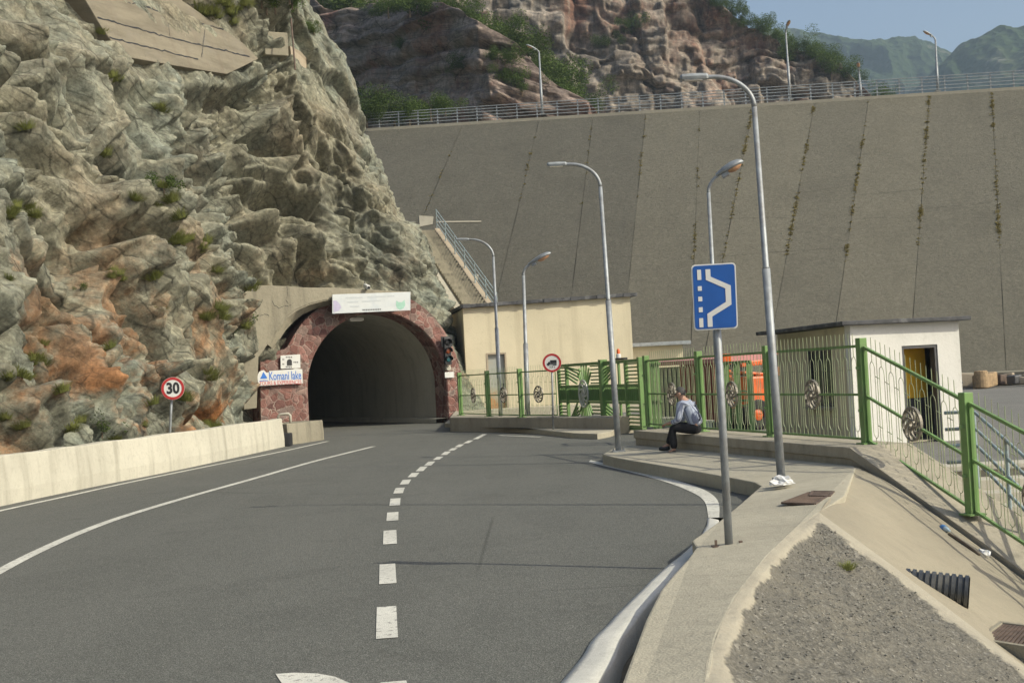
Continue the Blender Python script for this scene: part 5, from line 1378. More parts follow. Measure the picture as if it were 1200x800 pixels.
# ================================================================== GATE
gA, gB = D(657, 488, 42.5), D(755, 500, 35.4); gA.z = gB.z = .08
gt = thing('metal_gate', 'large green gate with sunburst bars and a round emblem', 'gate', tuple(gA))
gh = (gB-gA); GL = gh.length; gh.normalize(); gn = V3((gh.y, -gh.x, 0))
if gn.dot(CAMP-gA) < 0: gn = -gn
GH = 2.0
def gq(s, z, o=0.0): return gA+gh*s+ZZ*z+gn*o
gm_ = onplane(708, 460, gA, gn); s_m = (gm_-gA).dot(gh)
def gpost(s, w, h=GH, nm='post'):
    mb = MB(); mb.box(gq(s, h/2), (w, w, h), gh, gn); return mb.build(nm, 'green', gt, bevel=.006)
gpost(.05, .10); gpost(s_m, .22, GH+.06); gpost(GL-.06, .14, GH+.05)
s_a, s_b = s_m*.2, s_m+(GL-s_m)*.62
gpost(s_a, .10, GH-.02, 'stile'); gpost(s_b, .10, GH-.02, 'stile')
for z, w_ in ((GH-.04, .09), (1.28, .07), (.78, .07), (.05, .08)):
    for a, b in ((.1, s_m-.1), (s_m+.1, GL-.13)):
        mb = MB(); mb.bar(gq(a, z), gq(b, z), .05, w_); mb.build('rail', 'green', gt)
mb = MB()
n = int(GL/.15)
for k in range(n):
    s = .12+(GL-.3)*k/(n-1); mb.bar(gq(s, .82, .0), gq(s, 1.245, .0), .03, .055, up=gn)
mb.build('ribbed_band', 'green', gt)
mb = MB(); 
mb.box(gq(GL/2, 1.03, -.03), (GL-.3, .012, .36), gh, gn); mb.build('band_plate', 'green_bar', gt)
bw = .045; LEAF = {}
def gl(s0, z0, s1, z1): LEAF.setdefault(((s0+s1)/2 > s_m, (s0+s1)/2 > s_b, (z0+z1)/2 > 1.0), MB()).bar(gq(s0, z0), gq(s1, z1), bw, bw, up=gn)
c1_ = s_m*.60
for k in range(6):                       # left leaf: bent bars towards the emblem, upper and lower
    z = 1.34+k*.10
    gl(s_a+.05, z+.24 if z+.24 < GH-.1 else GH-.1, c1_-.75+k*.10, min(z+.02, GH-.1)) if k < 5 else None
    gl(.1, 1.36+k*.105, s_a-.05, 1.36+k*.105); gl(.1, .12+k*.105, s_a-.05, .12+k*.105)
    gl(s_a+.05, .10+k*.02+.0, c1_-.8+k*.1, .70-k*.10+.03) if k < 6 else None
    gl(c1_+.62, 1.36+k*.105, s_m-.11, 1.36+k*.105); gl(c1_+.62, .12+k*.105, s_m-.11, .12+k*.105)
for a in (58, 74, 90, 106, 122, 45, 135): # rays above the hub
    t = math.radians(a); gl(c1_+.33*math.cos(t), 1.05+.33*math.sin(t), c1_+.92*math.cos(t)*.95, min(GH-.08, 1.05+.92*math.sin(t)))
    gl(c1_+.36*math.cos(t), 1.05-.36*math.sin(t), c1_+.92*math.cos(t)*.95, max(.1, 1.05-.92*math.sin(t)))
for k in range(6):                       # right leaf
    z = 1.36+k*.105
    gl(s_m+.12, z-.02 if k < 5 else z, s_m+(s_b-s_m)*.55, min(z+.30, GH-.08)); gl(s_m+.12, .72-k*.105, s_m+(s_b-s_m)*.6, max(.42-k*.105, .1))
    gl(s_b+.06, z, GL-.14, z); gl(s_b+.06, .12+k*.105, GL-.14, .12+k*.105)
[m_.build('sunburst_bars', 'green', gt) for m_ in LEAF.values()]
for z0_, z1_ in ((1.3, GH-.06), (.06, .76)): MB().bar(gq(s_b-(s_b-s_m)*.3, z0_), gq(s_b-(s_b-s_m)*.3, z1_), .10, .05, up=gn).build('upright', 'green', gt)
mb = MB(); emblem(mb, gq(c1_, 1.04, .06), gh, ZZ, gn, .44); mb.build('emblem', 'emblem_pale', gt)
# warning beacon on the gate
bcn = thing('warning_beacon', 'amber warning beacon with white base standing on top of the gate', 'beacon', tuple(D(725, 424, 37.4)))
c = gq((onplane(725, 420, gA, gn)-gA).dot(gh), GH+.02)
mb = MB(); mb.box(c+ZZ*.02-gh*.0, (1.1, .12, .06), gh, gn); mb.build('mount', 'black', bcn)
mb = MB(); mb.lathe(c+ZZ*.05, ZZ, [(0, 0), (0, .075), (.10, .07), (.12, .05), (.12, 0)], 14); mb.build('base', 'white', bcn)
mb = MB(); mb.lathe(c+ZZ*.17, ZZ, [(0, .05), (.10, .05), (.14, .03), (.15, 0)], 14); mb.build('dome', 'orange', bcn, smooth=True)
# folded gate leaf seen end-on right behind the first fence post, and the open inner gate
ig = thing('metal_gate', 'folded green gate leaf of close uprights behind the first fence post', 'gate', tuple(D(775, 500, 33)))
for k, u in enumerate((767.5, 770.5, 774.5)):
    p = D(u, 502, 31.5-k*.5); p.z = .05; mb = MB(); mb.box(p+ZZ*.97, (.07, .09, 1.9)); mb.build('upright', 'green', ig)
a, b_ = D(767, 490, 31.6), D(776, 490, 30.4)
for z in (.15, 1.0, 1.9):
    a.z = b_.z = z; mb = MB(); mb.bar(a, b_, .05); mb.build('rail', 'green', ig)
i2 = thing('metal_gate', 'open inner green gate of flat uprights left of the orange machine', 'gate', tuple(D(860, 500, 28)))
ia, ib = D(846, 488, 28.6), D(883, 488, 27.6); ia.z = ib.z = .1
for t_ in (0, .22, .55, .95):
    p = ia.lerp(ib, t_); mb = MB(); mb.box(p+ZZ*.88, (.12, .06, 1.72)); mb.build('upright', 'green', i2)
for z in (.12, .9, 1.74):
    mb = MB(); mb.bar(ia+ZZ*z, ib+ZZ*z, .05); mb.build('rail', 'green', i2)
mb = MB(); ring(mb, ib.lerp(ia, .28)+ZZ*.95-V3((0, .04, 0)), V3((.95, -.2, 0)).normalized(), ZZ, .14, .18, .03, 20); mb.build('ring_ornament', 'green', i2)
# handrails of the stairs
hr = thing('handrail', 'three grey-blue pipe handrails beside the stairs behind the sloping fence', 'handrail', tuple(D(1125, 500, 18.6)))
ha, hb_ = D(1141, 482, 18.6), D(1215, 548, 15.9)
dvec = hb_-ha
for k, dz in enumerate((0, -.24, -.48, -.72)):
    mb = MB(); a = ha+ZZ*dz; mb.tube([a-V3((.42, -.02, 0)), a-V3((.05, 0, 0)), a+dvec*.02, a+dvec*2.2], .025, 8); mb.build('rail', 'bluerail', hr, smooth=True)
for t_ in (.0, .55, 1.1, 1.65, 2.2):
    a = ha+dvec*t_; mb = MB(); mb.tube([a-ZZ*1.15, a], .028, 8); mb.build('post', 'bluerail', hr)
# ================================================================== STREET LAMPS
def lamp(base, tip_pole, arm_dir, arm_len, r0, label, style='long', group=None, head_l=.5, joint=None, hm='galv'):
    base, top = V3(base), V3(tip_pole); L = (top-base); H = L.length; up = L.normalized()
    lp_ = thing('street_lamp', label, 'street lamp', tuple(base), group)
    arm = V3(arm_dir).normalized(); arm = (arm-up*arm.dot(up)).normalized()
    rh, rv = (arm_len, arm_len*.80) if style == 'long' else (.35, .35)
    c = top-up*rv
    mb = MB(); mb.tube([base, base+up*(H*.52)], [r0, r0*.95], 12); mb.tube([base+up*H*.52, base+up*H*.525, c], [r0*.95, r0*.72, r0*.62], 12)
    mb.build('pole', 'galv', lp_, smooth=True)
    mb = MB(); mb.box(base+ZZ*.012, (r0*4.2, r0*4.2, .024)); [mb.tube([base+V3((sx*r0*1.6, sy_*r0*1.6, .02)), base+V3((sx*r0*1.6, sy_*r0*1.6, .06))], .012, 6) for sx in (-1, 1) for sy_ in (-1, 1)]; mb.build('base_plate', 'galv', lp_)
    arc = []
    amax = 90 if style == 'long' else 52
    for k in range(15):
        a = math.radians(amax)*k/14; arc.append(c+up*rv*math.sin(a)+arm*rh*(1-math.cos(a)))
    dirn = (arc[-1]-arc[-2]).normalized()
    end = arc[-1]+dirn*(.04 if style == 'long' else .12)
    mb = MB(); mb.tube(arc+[end], [r0*.62-(r0*.12)*k/15 for k in range(16)], 10); mb.build('arm', 'galv', lp_, smooth=True)
    mb = MB(); N_ = up-dirn*up.dot(dirn); N_.normalize(); sd_ = dirn.cross(N_)
    if style == 'long':                   # slim flat lantern
        a, b = end-dirn*.03, end+dirn*head_l
        rows = []
        for t_, w_, h_ in ((0, .035, .035), (.06, .062, .045), (.5, .068, .05), (.92, .062, .045), (1, .03, .03)):
            p = a.lerp(b, t_); rows.append([p+sd_*w_+N_*h_*.2, p+sd_*w_*.7+N_*h_, p-sd_*w_*.7+N_*h_, p-sd_*w_+N_*h_*.2, p-sd_*w_*.8-N_*h_*.6, p+sd_*w_*.8-N_*h_*.6])
        mb.grid(rows, True); mb.f += [[len(mb.v)-30+i for i in range(5, -1, -1)], [len(mb.v)-6+i for i in range(6)]]; mb.mi += [0, 0]
        hd = mb.build('lantern', 'greym', lp_, bevel=.006)
        mb = MB(); p = a.lerp(b, .52)-N_*.034; mb.box(p, (head_l*.7, .085, .012), dirn, sd_, N_); mb.build('lens', 'lens', hd)
    else:                                  # bulbous cobra lantern
        dirn = (dirn*.85+arm*.55).normalized(); N_ = (up-dirn*up.dot(dirn)).normalized(); sd_ = dirn.cross(N_)
        rows = []
        for t_, w_, h_ in ((0, .05, .05), (.12, .075, .07), (.3, .12, .10), (.6, .16, .125), (.85, .14, .10), (.96, .085, .06), (1, .02, .02)):
            p = end+dirn*(head_l*t_-.05); rows.append([p+sd_*w_*math.cos(2*math.pi*k/14)+N_*(h_*math.sin(2*math.pi*k/14) if k <= 7 else .35*h_*math.sin(2*math.pi*k/14)) for k in range(14)])
        mb.grid(rows, True); hd = mb.build('lantern', 'galv', lp_, smooth=True)
        rows = []
        for t_, w_, h_ in ((.38, .05, .01), (.46, .10, .06), (.62, .12, .085), (.8, .10, .06), (.9, .04, .01)):
            p = end+dirn*(head_l*t_-.05)-N_*.025; rows.append([p+sd_*w_*math.cos(math.pi*k/8)-N_*h_*math.sin(math.pi*k/8) for k in range(9)])
        mb = MB(); mb.grid(rows); mb.build('lens', 'lens_warm', hd, smooth=True)
        mb = MB(); p = end+dirn*.12-N_*.07; mb.box(p, (.16, .13, .09), dirn, sd_, N_); mb.build('gear_box', 'galv', hd, bevel=.02)
    return lp_
LF = V3((-1, .10, 0))
def lamp_px(bu, bv, z, tu, tv, *a, dd=0.0, **k):
    b = G(bu, bv, z); return lamp(b, D(tu, tv, b.y+dd), *a, **k)
GL_ = 'street lamps with slim lanterns over the road'
lamp_px(916, 565, .28, 881.0, 86, LF, .54, .055, 'tall grey lamp with slim lantern, nearest the camera, a white bag tied at its foot', 'long', GL_, head_l=.33)
lamp_px(725, 529, .21, 701.5, 189.5, LF, .62, .060, 'grey lamp with slim lantern at the tip of the pavement left of the seated person', 'long', GL_, head_l=.36)
lamp_px(587.5, 499, .15, 577.0, 279, LF, .78, .07, 'grey lamp with slim lantern on the low kerb in front of the cream building', 'long', GL_, head_l=.42)
bD = D(846.2, 533, 26.5); bD.z = 0
lamp(bD, D(829.3, 206, 26.5), V3((1, -.25, 0)), .5, .062, 'grey lamp with bulbous lantern rising above the blue road sign', 'cobra', 'lamps with bulbous lanterns in the yard', head_l=.62)
bE = D(618.5, 492, 42); bE.z = 0
lamp(bE, D(613, 310, 42), V3((1, -.25, 0)), .5, .085, 'grey lamp with bulbous lantern behind the green fence by the cream building', 'cobra', 'lamps with bulbous lanterns in the yard', head_l=.85)
# crest lamps
def crest_lamp(u, v0, utop, vtop, arm, label, off=1.2, arm_l=.6):
    b = onDam(u, v0); b = b-(b-ca).dot(upv)*upv; p = onplane(u, v0, ca+back*off, back)
    p2_ = D(utop, vtop, p.y); lamp(p, p2_, arm, .5, .11, label, 'cobra', 'lamps along the dam crest', head_l=1.0)
crest_lamp(635.5, 134, 631.5, 58, V3((-1, -.15, 0)), 'thin lamp on the dam crest in front of the layered cliff and shrubs')
crest_lamp(926, 117, 920.5, 34, V3((.12, -1, 0)), 'thin lamp on the dam crest in front of the right end of the grey cliff')
crest_lamp(1099, 107, 1096, 43, V3((-1, -.3, 0)), 'thin lamp on the dam crest against the sky and the far mountains')
crest_lamp(1009, 113, 1006.5, 82, V3((-.3, -1, 0)), 'short lamp on the dam crest at the foot of the grey cliff')
# ================================================================== ROAD SIGNS
def frame_at(c, facing):
    f = V3((facing[0], facing[1], 0)).normalized(); X = V3((-f.y, f.x, 0)); return X, f    # X to the viewer's right
def round_sign(label, base, c, r, facing):
    X, N = frame_at(c, facing); X = -X if X.x < 0 else X
    Y = N.cross(X); Y = Y if Y.z > 0 else -Y
    s = thing('road_sign', label, 'road sign', tuple(base))
    mb = MB(); mb.tube([base, c+Y*r*.8-N*.045], .03, 10); mb.build('pole', 'galv', s, smooth=True)
    mb = MB(); mb.extr(circ(c-N*.016, X, Y, r, 40), N, .016); mb.build('plate', 'white', s)
    mb = MB(); ring(mb, c+N*.001, X, Y, r*.76, r*.985, .004, 40); mb.build('red_border', 'red', s)
    mb = MB(); mb.bar(c-N*.025+Y*r*.4-X*r*.5, c-N*.025+Y*r*.4+X*r*.5, .02); mb.bar(c-N*.025-Y*r*.4-X*r*.5, c-N*.025-Y*r*.4+X*r*.5, .02); mb.build('clamp', 'galv', s)
    return s, X, Y, N
c = D(202.5, 455, 30.5); b = D(196, 517, 30.8); b.z = max(-.2, b.z-.6)
s, X, Y, N = round_sign('round white speed limit sign with red border reading 30', b, c, .27, (.25, -1))
mb = MB(); text_mb(mb, '30', c+N*.002-Y*.005, X, Y, .36, .004, w=.30, bold=.014); mb.build('lettering', 'black', s)
b = G(648.5, 503, .15); c = D(646.8, 425, b.y)
s, X, Y, N = round_sign('round white sign with red border and black lorry symbol by the gate', b, c, .28, (-.05, -1))
mb = MB()
def sg(pts): mb.extr([c+N*.003+X*x*.27+Y*y*.27 for x, y in pts], N, .004)
sg([(-.18, -.08), (.52, -.08), (.52, .30), (-.18, .30)]); sg([(-.55, -.20), (-.22, -.20), (-.22, .12), (-.40, .12), (-.46, -.02), (-.55, -.04)]); sg([(-.22, -.20), (.52, -.20), (.52, -.12), (-.22, -.12)])
for x in (-.40, .22, .42): mb.extr(circ(c+N*.003+X*x*.27-Y*.22*.27, X, Y, .022, 12), N, .005)
mb.build('lorry_symbol', 'black', s)
mb = MB(); text_mb(mb, '3.5 t', c+N*.003-Y*.45*.27, X, Y, .10, .004, w=.17); mb.build('lettering', 'black', s)
# blue lay-by sign
b = G(854.5, 641, .20)
s = thing('road_sign', 'blue rectangular lay-by sign with white bay symbol on grey pole', 'road sign', tuple(b))
N = V3((-.10, -1, 0)).normalized(); dpt = b.y-.06
tl_, tr_, br_, bl_ = [onplane(u, v, V3((b.x, dpt, 0)), N) for u, v in [(810, 310.5), (862, 307.5), (865, 384.5), (813.5, 387.5)]]
def sq(x, y, e=0.0):                    # x, y in 0..1 from the top left
    return tl_.lerp(tr_, x).lerp(bl_.lerp(br_, x), y)+N*e
def rrect(x0, y0, x1, y1, rx, ry, e):
    pts = []
    for cx, cy, a0 in ((x1-rx, y0+ry, -90), (x1-rx, y1-ry, 0), (x0+rx, y1-ry, 90), (x0+rx, y0+ry, 180)):
        for k in range(5):
            a = math.radians(a0+22.5*k); pts.append(sq(cx+rx*math.cos(a), cy+ry*math.sin(a), e))
    return pts
ptop = sq(.52, .02)-N*.04
mb = MB(); mb.tube([b, V3(ptop)-N*.03], [.036, .032], 14); mb.build('pole', 'galv', s, smooth=True)
mb = MB(); mb.box(b+V3((-.03, -.02, .010)), (.24, .16, .02)); mb.box(b+V3((-.12, -.04, .04)), (.02, .02, .07)); mb.box(b+V3((.10, -.02, .03)), (.03, .03, .05)); mb.build('base_plate', 'rust', s)
mb = MB(); mb.extr(rrect(0, 0, 1, 1, .08, .055, -.02), N, .02); mb.build('plate', 'white', s)
mb = MB(); mb.extr(rrect(.028, .02, .972, .98, .07, .048, .001), N, .003); mb.build('blue_face', 'blue', s)
mb = MB()
e = .0042
def wpoly(pts): mb.extr([sq(x, y, e) for x, y in pts], N, .003)
for y0, y1 in ((.08, .235), (.33, .40), (.49, .56), (.65, .725), (.815, .955)): wpoly([(.125, y0), (.215, y0), (.215, y1), (.125, y1)])
wpoly([(.315, .08), (.425, .08), (.425, .195), (.87, .345), (.87, .635), (.425, .80), (.425, .955), (.315, .955), (.315, .755), (.745, .59), (.745, .385), (.315, .24)])
mb.build('lay_by_symbol', 'white', s)
for y in (.25, .75):
    mb = MB(); mb.bar(sq(.2, y, -.035), sq(.85, y, -.035), .03, .02); mb.build('clamp', 'galv', s)
# ================================================================== SMALL THINGS
# plastic bag at the foot of the nearest lamp
rnd = random.Random(21)
def crumple(name, c, sx, sy, sz, mat, label, cat, seed=0, sub=3):
    bm = bmesh.new(); bmesh.ops.create_icosphere(bm, subdivisions=sub, radius=1)
    Pn = np.array([v.co for v in bm.verts]); f_ = 1+.38*fbm(Pn*2.1+seed, 3, 5+seed)+.15*ridged(Pn*5+seed, 2, 9)
    for v, k in zip(bm.verts, f_): v.co = V3((v.co.x*k*sx, v.co.y*k*sy, max(-.35, v.co.z)*k*sz))
    me = bpy.data.meshes.new(name); bm.to_mesh(me); bm.free(); me.materials.append(MAT[mat]); o = bpy.data.objects.new(name, me); o.location = c; COL.objects.link(o)
    return tag(o, label, cat)
g = G(916, 567, .28); crumple('plastic_bag', g+V3((0, -.06, .03)), .13, .10, .065, 'plastic', 'crumpled white plastic bag at the foot of the nearest lamp', 'bag', 1)
# water bottle, litter
bot = thing('plastic_bottle', 'crushed plastic bottle with blue label lying by the sloping ledge', 'bottle', tuple(D(1109, 619, 15.4)))
a, b_ = D(1103, 617, 15.6), D(1115, 623, 15.3); a += ZZ*.0; ax_ = (b_-a)
mb = MB(); mb.lathe(a, ax_, [(0, 0), (0, .03), (.10, .038), (.19, .03), (.22, .014), (.25, .014), (.25, 0)], 12); mb.build('bottle_body', 'pet', bot, smooth=True)
mb = MB(); mb.lathe(a+ax_.normalized()*.045, ax_, [(0, .039), (.09, .0395)], 12); mb.build('label_band', 'bottle_blue', bot)
crumple('paper_litter', D(1153, 649, 15.2)+ZZ*.0, .07, .05, .05, 'plastic', 'small crumpled white paper on the apron below the sloping fence', 'litter', 4, 2)
mb = MB(); a = D(1112, 627, 15.3); b_ = D(1148, 652, 14.9); mb.tube([a+ZZ*.02, a.lerp(b_, .5)+ZZ*.03, b_+ZZ*.02], .018, 6); tag(mb.build('branch', 'bark', loc=tuple(a)), 'thin dark stick lying along the foot of the sloping ledge', 'stick')
crumple('foam_piece', D(214, 516, 33.2), .28, .15, .18, 'pinkfoam', 'pale pink piece of rubbish behind the barrier wall', 'litter', 7, 2)
# manhole covers on the pavement
def cover(pts, label, z=.284):
    q = [G(u, v, z) for u, v in pts]; t = thing('manhole_cover', label, 'cover', tuple(q[0]))
    def lp4(x, y): return q[0].lerp(q[1], x).lerp(q[3].lerp(q[2], x), y)
    mb = MB(); 
    for a, b in zip(q, q[1:]+q[:1]): mb.bar(a, b, .025, .02)
    mb.build('frame', 'rust', t)
    mb = MB(); mb.add([p-ZZ*.002 for p in q], [(0, 1, 2, 3)]); 
    for k in range(1, 12): mb.bar(lp4(k/12, .05), lp4(k/12, .95), .012, .012)
    mb.build('lid', 'rust', t)
cover([(916.5, 589), (955, 590.5), (975, 578.5), (948, 577)], 'rusty ribbed cover let into the pavement, the wider one')
cover([(949, 581), (972, 581.5), (977, 576), (952, 575.6)], 'dark narrow cover just behind the wider rusty cover', .288)
# corrugated pipe
pp_ = thing('corrugated_pipe', 'black corrugated drain pipe sticking out of the concrete apron', 'pipe', tuple(D(1135, 690, 11.8)))
pb = D(1136, 694, 11.75); pa_ = pb+V3((-.80, .30, .10)); axn = (pb-pa_).normalized(); PLn = (pb-pa_).length
prof_ = []
n = 15; R0 = .155
for k in range(n):
    x0 = PLn*k/n; x1 = PLn*(k+1)/n; w_ = x1-x0
    prof_ += [(x0, R0*.86), (x0+w_*.12, R0*.86), (x0+w_*.25, R0), (x0+w_*.8, R0), (x0+w_*.93, R0*.86)]
prof_ += [(PLn-.001, R0*.98), (PLn, R0*.98), (PLn, R0*.80)]
mb = MB(); mb.lathe(pa_, axn, prof_, 28); mb.build('corrugated_wall', 'hdpe', pp_, smooth=False)
mb = MB(); mb.lathe(pa_, axn, [(PLn-.002, R0*.795), (.0, R0*.79), (0, 0)], 28); mb.build('lining', 'hdpe_in', pp_, smooth=True)
# concrete catch pit at the lower right
cp_ = thing('catch_pit', 'square concrete drain pit with rusty grate at the foot of the gravel bank', 'drain', tuple(D(1175, 745, 11)))
q = [D(1143, 741.5, 10.85), D(1228, 757, 10.3), D(1240, 738, 11.1), D(1172, 733, 11.5)]
zq = sum(p.z for p in q)/4
for p in q: p.z = zq
mb = MB(); lo_ = [V3((p.x, p.y, zq-.9)) for p in q]
for a, b in zip(q, q[1:]+q[:1]):
    ctr_ = sum(q, V3())/4; ia_, ib_ = a.lerp(ctr_, .14), b.lerp(ctr_, .14)
    mb.hexa([V3((p.x, p.y, zq-.9)) for p in (a, b, ib_, ia_)], [a, b, ib_, ia_])
mb.build('pit_wall', 'oldcon', cp_, bevel=.006)
mb = MB(); ii = [p.lerp(ctr_, .15)-ZZ*.02 for p in q]
for k in range(14):
    t_ = (k+.5)/14; mb.bar(ii[0].lerp(ii[1], t_), ii[3].lerp(ii[2], t_), .022, .02)
mb.add([p-ZZ*.05 for p in ii], [(0, 1, 2, 3)]); mb.build('grate', 'rust', cp_)
# ================================================================== YARD CONTENTS
ct = thing('metal_container', 'rusty red corrugated container with its top painted sunlit pink behind the green fence', 'container', tuple(D(800, 490, 37)))
a, b_ = D(764, 490, 39.5), D(842, 490, 36.0); a.z = b_.z = 0; Xc = (b_-a).normalized(); Yc = V3((-Xc.y, Xc.x, 0)); Lc = (b_-a).length; Hc = 1.86
mb = MB(); pts = []
n = 22
for k in range(n):
    s0 = Lc*k/n; w_ = Lc/n
    for f_, o in ((0, 0), (.3, 0), (.4, .05), (.9, .05)): pts.append((s0+w_*f_, o))
pts.append((Lc, 0))
cut = .56
mb.grid([[a+Xc*s+Yc*o+ZZ*.25 for s, o in pts if s >= Lc*.52], [a+Xc*s+Yc*o+ZZ*Hc for s, o in pts if s >= Lc*.52]]); mb.build('corrugated_side', 'redpaint', ct, recalc=False)
mb = MB(); mb.hexa([a+Yc*.25+ZZ*.3, a+Xc*Lc*.52+Yc*.25+ZZ*.3, a+Xc*Lc*.52+Yc*2.2+ZZ*.3, a+Yc*2.2+ZZ*.3], [p+ZZ*(Hc-.05) for p in (a+Yc*.25, a+Xc*Lc*.52+Yc*.25, a+Xc*Lc*.52+Yc*2.2, a+Yc*2.2)]); mb.build('shaded_inside', 'darkgrey', ct)  # solid dark block stands in for the shade inside the open half
mb = MB(); mb.hexa([p+ZZ*Hc for p in (a-Yc*.05-Xc*.05, b_-Yc*.05+Xc*.05, b_+Yc*2.3, a+Yc*2.3)], [a-Yc*.05-Xc*.05+ZZ*(Hc+.12), b_-Yc*.05+Xc*.05+ZZ*(Hc+.12), b_+Yc*2.3+ZZ*(Hc+.26), a+Yc*2.3+ZZ*(Hc+.26)]); mb.build('roof', 'sunlit_roof', ct)
mb = MB(); mb.box(a+Xc*Lc/2+Yc*1.1+ZZ*.12, (Lc, 2.2, .22), Xc, Yc); mb.build('base_beam', 'white', ct)
for s in (.03, .52, .98):
    mb = MB(); mb.box(a+Xc*Lc*s-Yc*.03+ZZ*(Hc/2+.1), (.09, .07, Hc-.2), Xc, Yc); mb.build('corner_post', 'redpaint', ct)
mb = MB()
om = thing('orange_machine', 'orange work machine with black upright mast parked beside the booth', 'machine', tuple(D(900, 505, 34)))
mc = D(895, 500, 34.5); mc.z = 0; Xm = V3((.93, .36, 0)).normalized(); Ym = V3((-Xm.y, Xm.x, 0))
def mbx(nm, x, y, z, sx, sy_, sz, m_, bev=.03, par=None, tilt=0.0):
    mb = MB(); Z_ = (ZZ+Xm*tilt).normalized(); mb.box(mc+Xm*x+Ym*y+ZZ*z, (sx, sy_, sz), (Xm-ZZ*tilt).normalized(), Ym, Z_); return mb.build(nm, m_, par or om, bevel=bev)
mbx('body', 0.05, .5, 1.02, 1.15, 1.2, .85, 'orange', .06); mbx('hood', .0, .5, 1.50, 1.05, 1.1, .07, 'orange', .03, tilt=.12)
mbx('top_bar', -.05, .2, 1.80, .85, .12, .14, 'orange', .03, tilt=-.05); mbx('frame_bar', .28, .2, 1.66, .07, .07, .3, 'black', .01); mbx('frame_bar', -.3, .2, 1.66, .07, .07, .3, 'black', .01)
mbx('chassis', .3, .5, .5, 1.6, 1.0, .22, 'black', .03)
for x in (-.2, .95):
    for y in (0, 1.0):
        c = mc+Xm*x+Ym*y+ZZ*.42; mb = MB(); mb.lathe(c-Ym*.13, Ym, [(0, .16), (0, .36), (.04, .42), (.22, .42), (.26, .36), (.26, .16)], 24); w_ = mb.build('wheel', 'rubber', om, smooth=False)
        mb = MB(); mb.lathe(c-Ym*.12, Ym, [(0, 0), (0, .05), (.03, .16), (.06, .17)], 16); mb.build('rim', 'orange', w_)
for x in (.50, .62): mbx('mast_upright', x, -.12, 1.02, .07, .10, 1.95, 'black', .01)
mbx('mast_crossbar', .56, -.16, 1.55, .26, .14, .24, 'orange', .02); mbx('mast_head', .56, -.14, 2.06, .26, .10, .08, 'orange', .02); mbx('mast_plate', .56, -.14, 1.80, .10, .06, .22, 'stairs', .02); mbx('mast_foot', .56, -.14, .12, .34, .4, .14, 'black', .02)
rm = thing('red_machine', 'rust red machine arm standing behind the open inner gate', 'machine', tuple(D(855, 490, 36)))
c = D(855, 490, 36); c.z = 0
for z, m_, sx in ((1.95, 'orange', .26), (1.5, 'orange', .2), (1.1, 'redpaint', .3), (.6, 'redpaint', .35)):
    mb = MB(); mb.box(c+ZZ*z, (sx, .3, .3)); mb.build('arm_block', m_, rm, bevel=.04)
mb = MB(); mb.tube([c, c+ZZ*2.05], .05, 8); mb.build('column', 'rust', rm)
mb = MB(); mb.box(c+ZZ*.1, (.9, .8, .2)); mb.build('base', 'darkgrey', rm, bevel=.03)
# ================================================================== SEATED PERSON
def skin(name, J, B, R, mat, parent, base, root=0, sub=2):
    me = bpy.data.meshes.new(name); me.from_pydata([tuple(V3(j)-V3(base)) for j in J], B, [])
    o = bpy.data.objects.new(name, me); COL.objects.link(o)
    m = o.modifiers.new('s', 'SKIN'); m.use_smooth_shade = True
    sv = me.skin_vertices[0].data
    for i, r in enumerate(R): sv[i].radius = r if isinstance(r, tuple) else (r, r); sv[i].use_root = (i == root)
    s = o.modifiers.new('u', 'SUBSURF'); s.levels = sub; s.render_levels = sub
    bpy.context.view_layer.update(); dg = bpy.context.evaluated_depsgraph_get()
    m2 = bpy.data.meshes.new_from_object(o.evaluated_get(dg)); bpy.data.objects.remove(o); bpy.data.meshes.remove(me)
    m2.materials.clear(); m2.materials.append(MAT[mat]); m2.name = name
    for p in m2.polygons: p.use_smooth = True
    ob = bpy.data.objects.new(name, m2); COL.objects.link(ob)
    if parent: ob.parent = parent; ob['_base'] = tuple(V3(base))
    else: ob.location = base; ob['_base'] = tuple(V3(base))
    return ob
pd_ = 23.45
pel = D(816.5, 501, pd_); pel.z = .55+.115
Fw = V3((-.92, .39, 0)).normalized(); Lt = V3((-Fw.y, Fw.x, 0)); Lt = Lt if Lt.y < 0 else -Lt      # Lt: the side nearest the camera
Ft = V3((-.76, .65, 0)).normalized(); Ltt = V3((-Ft.y, Ft.x, 0)); Ltt = Ltt if Ltt.y < 0 else -Ltt
def pj(f, l, z): return pel+Fw*f+(Ltt if z > .2 else Lt)*l+ZZ*z
pe = pj
J = dict(pel=pj(0, 0, 0), w=pj(.03, 0, .17), ch=pj(.13, 0, .36), nb=pj(.20, 0, .49), nk=pj(.235, 0, .55), hd=pj(.28, 0, .63), ht=pj(.29, 0, .72),
         sl=pj(.19, .17, .445), el=pj(.27, .23, .17), wl=pj(.46, .13, .11), hl=pj(.54, .10, .10),
         sr=pj(.19, -.17, .445), er=pj(.29, -.23, .17), wr=pj(.47, -.10, .12), hr=pj(.55, -.06, .11),
         hpl=pj(.02, .095, -.01), knl=pj(.44, .12, .03), anl=pj(.41, .12, -.37), ftl=pj(.52, .13, -.43),
         hpr=pj(.02, -.095, -.01), knr=pj(.45, -.10, .05), anr=pj(.57, -.06, -.30), ftr=pj(.69, -.04, -.34))
names = list(J); idx = {n: i for i, n in enumerate(names)}
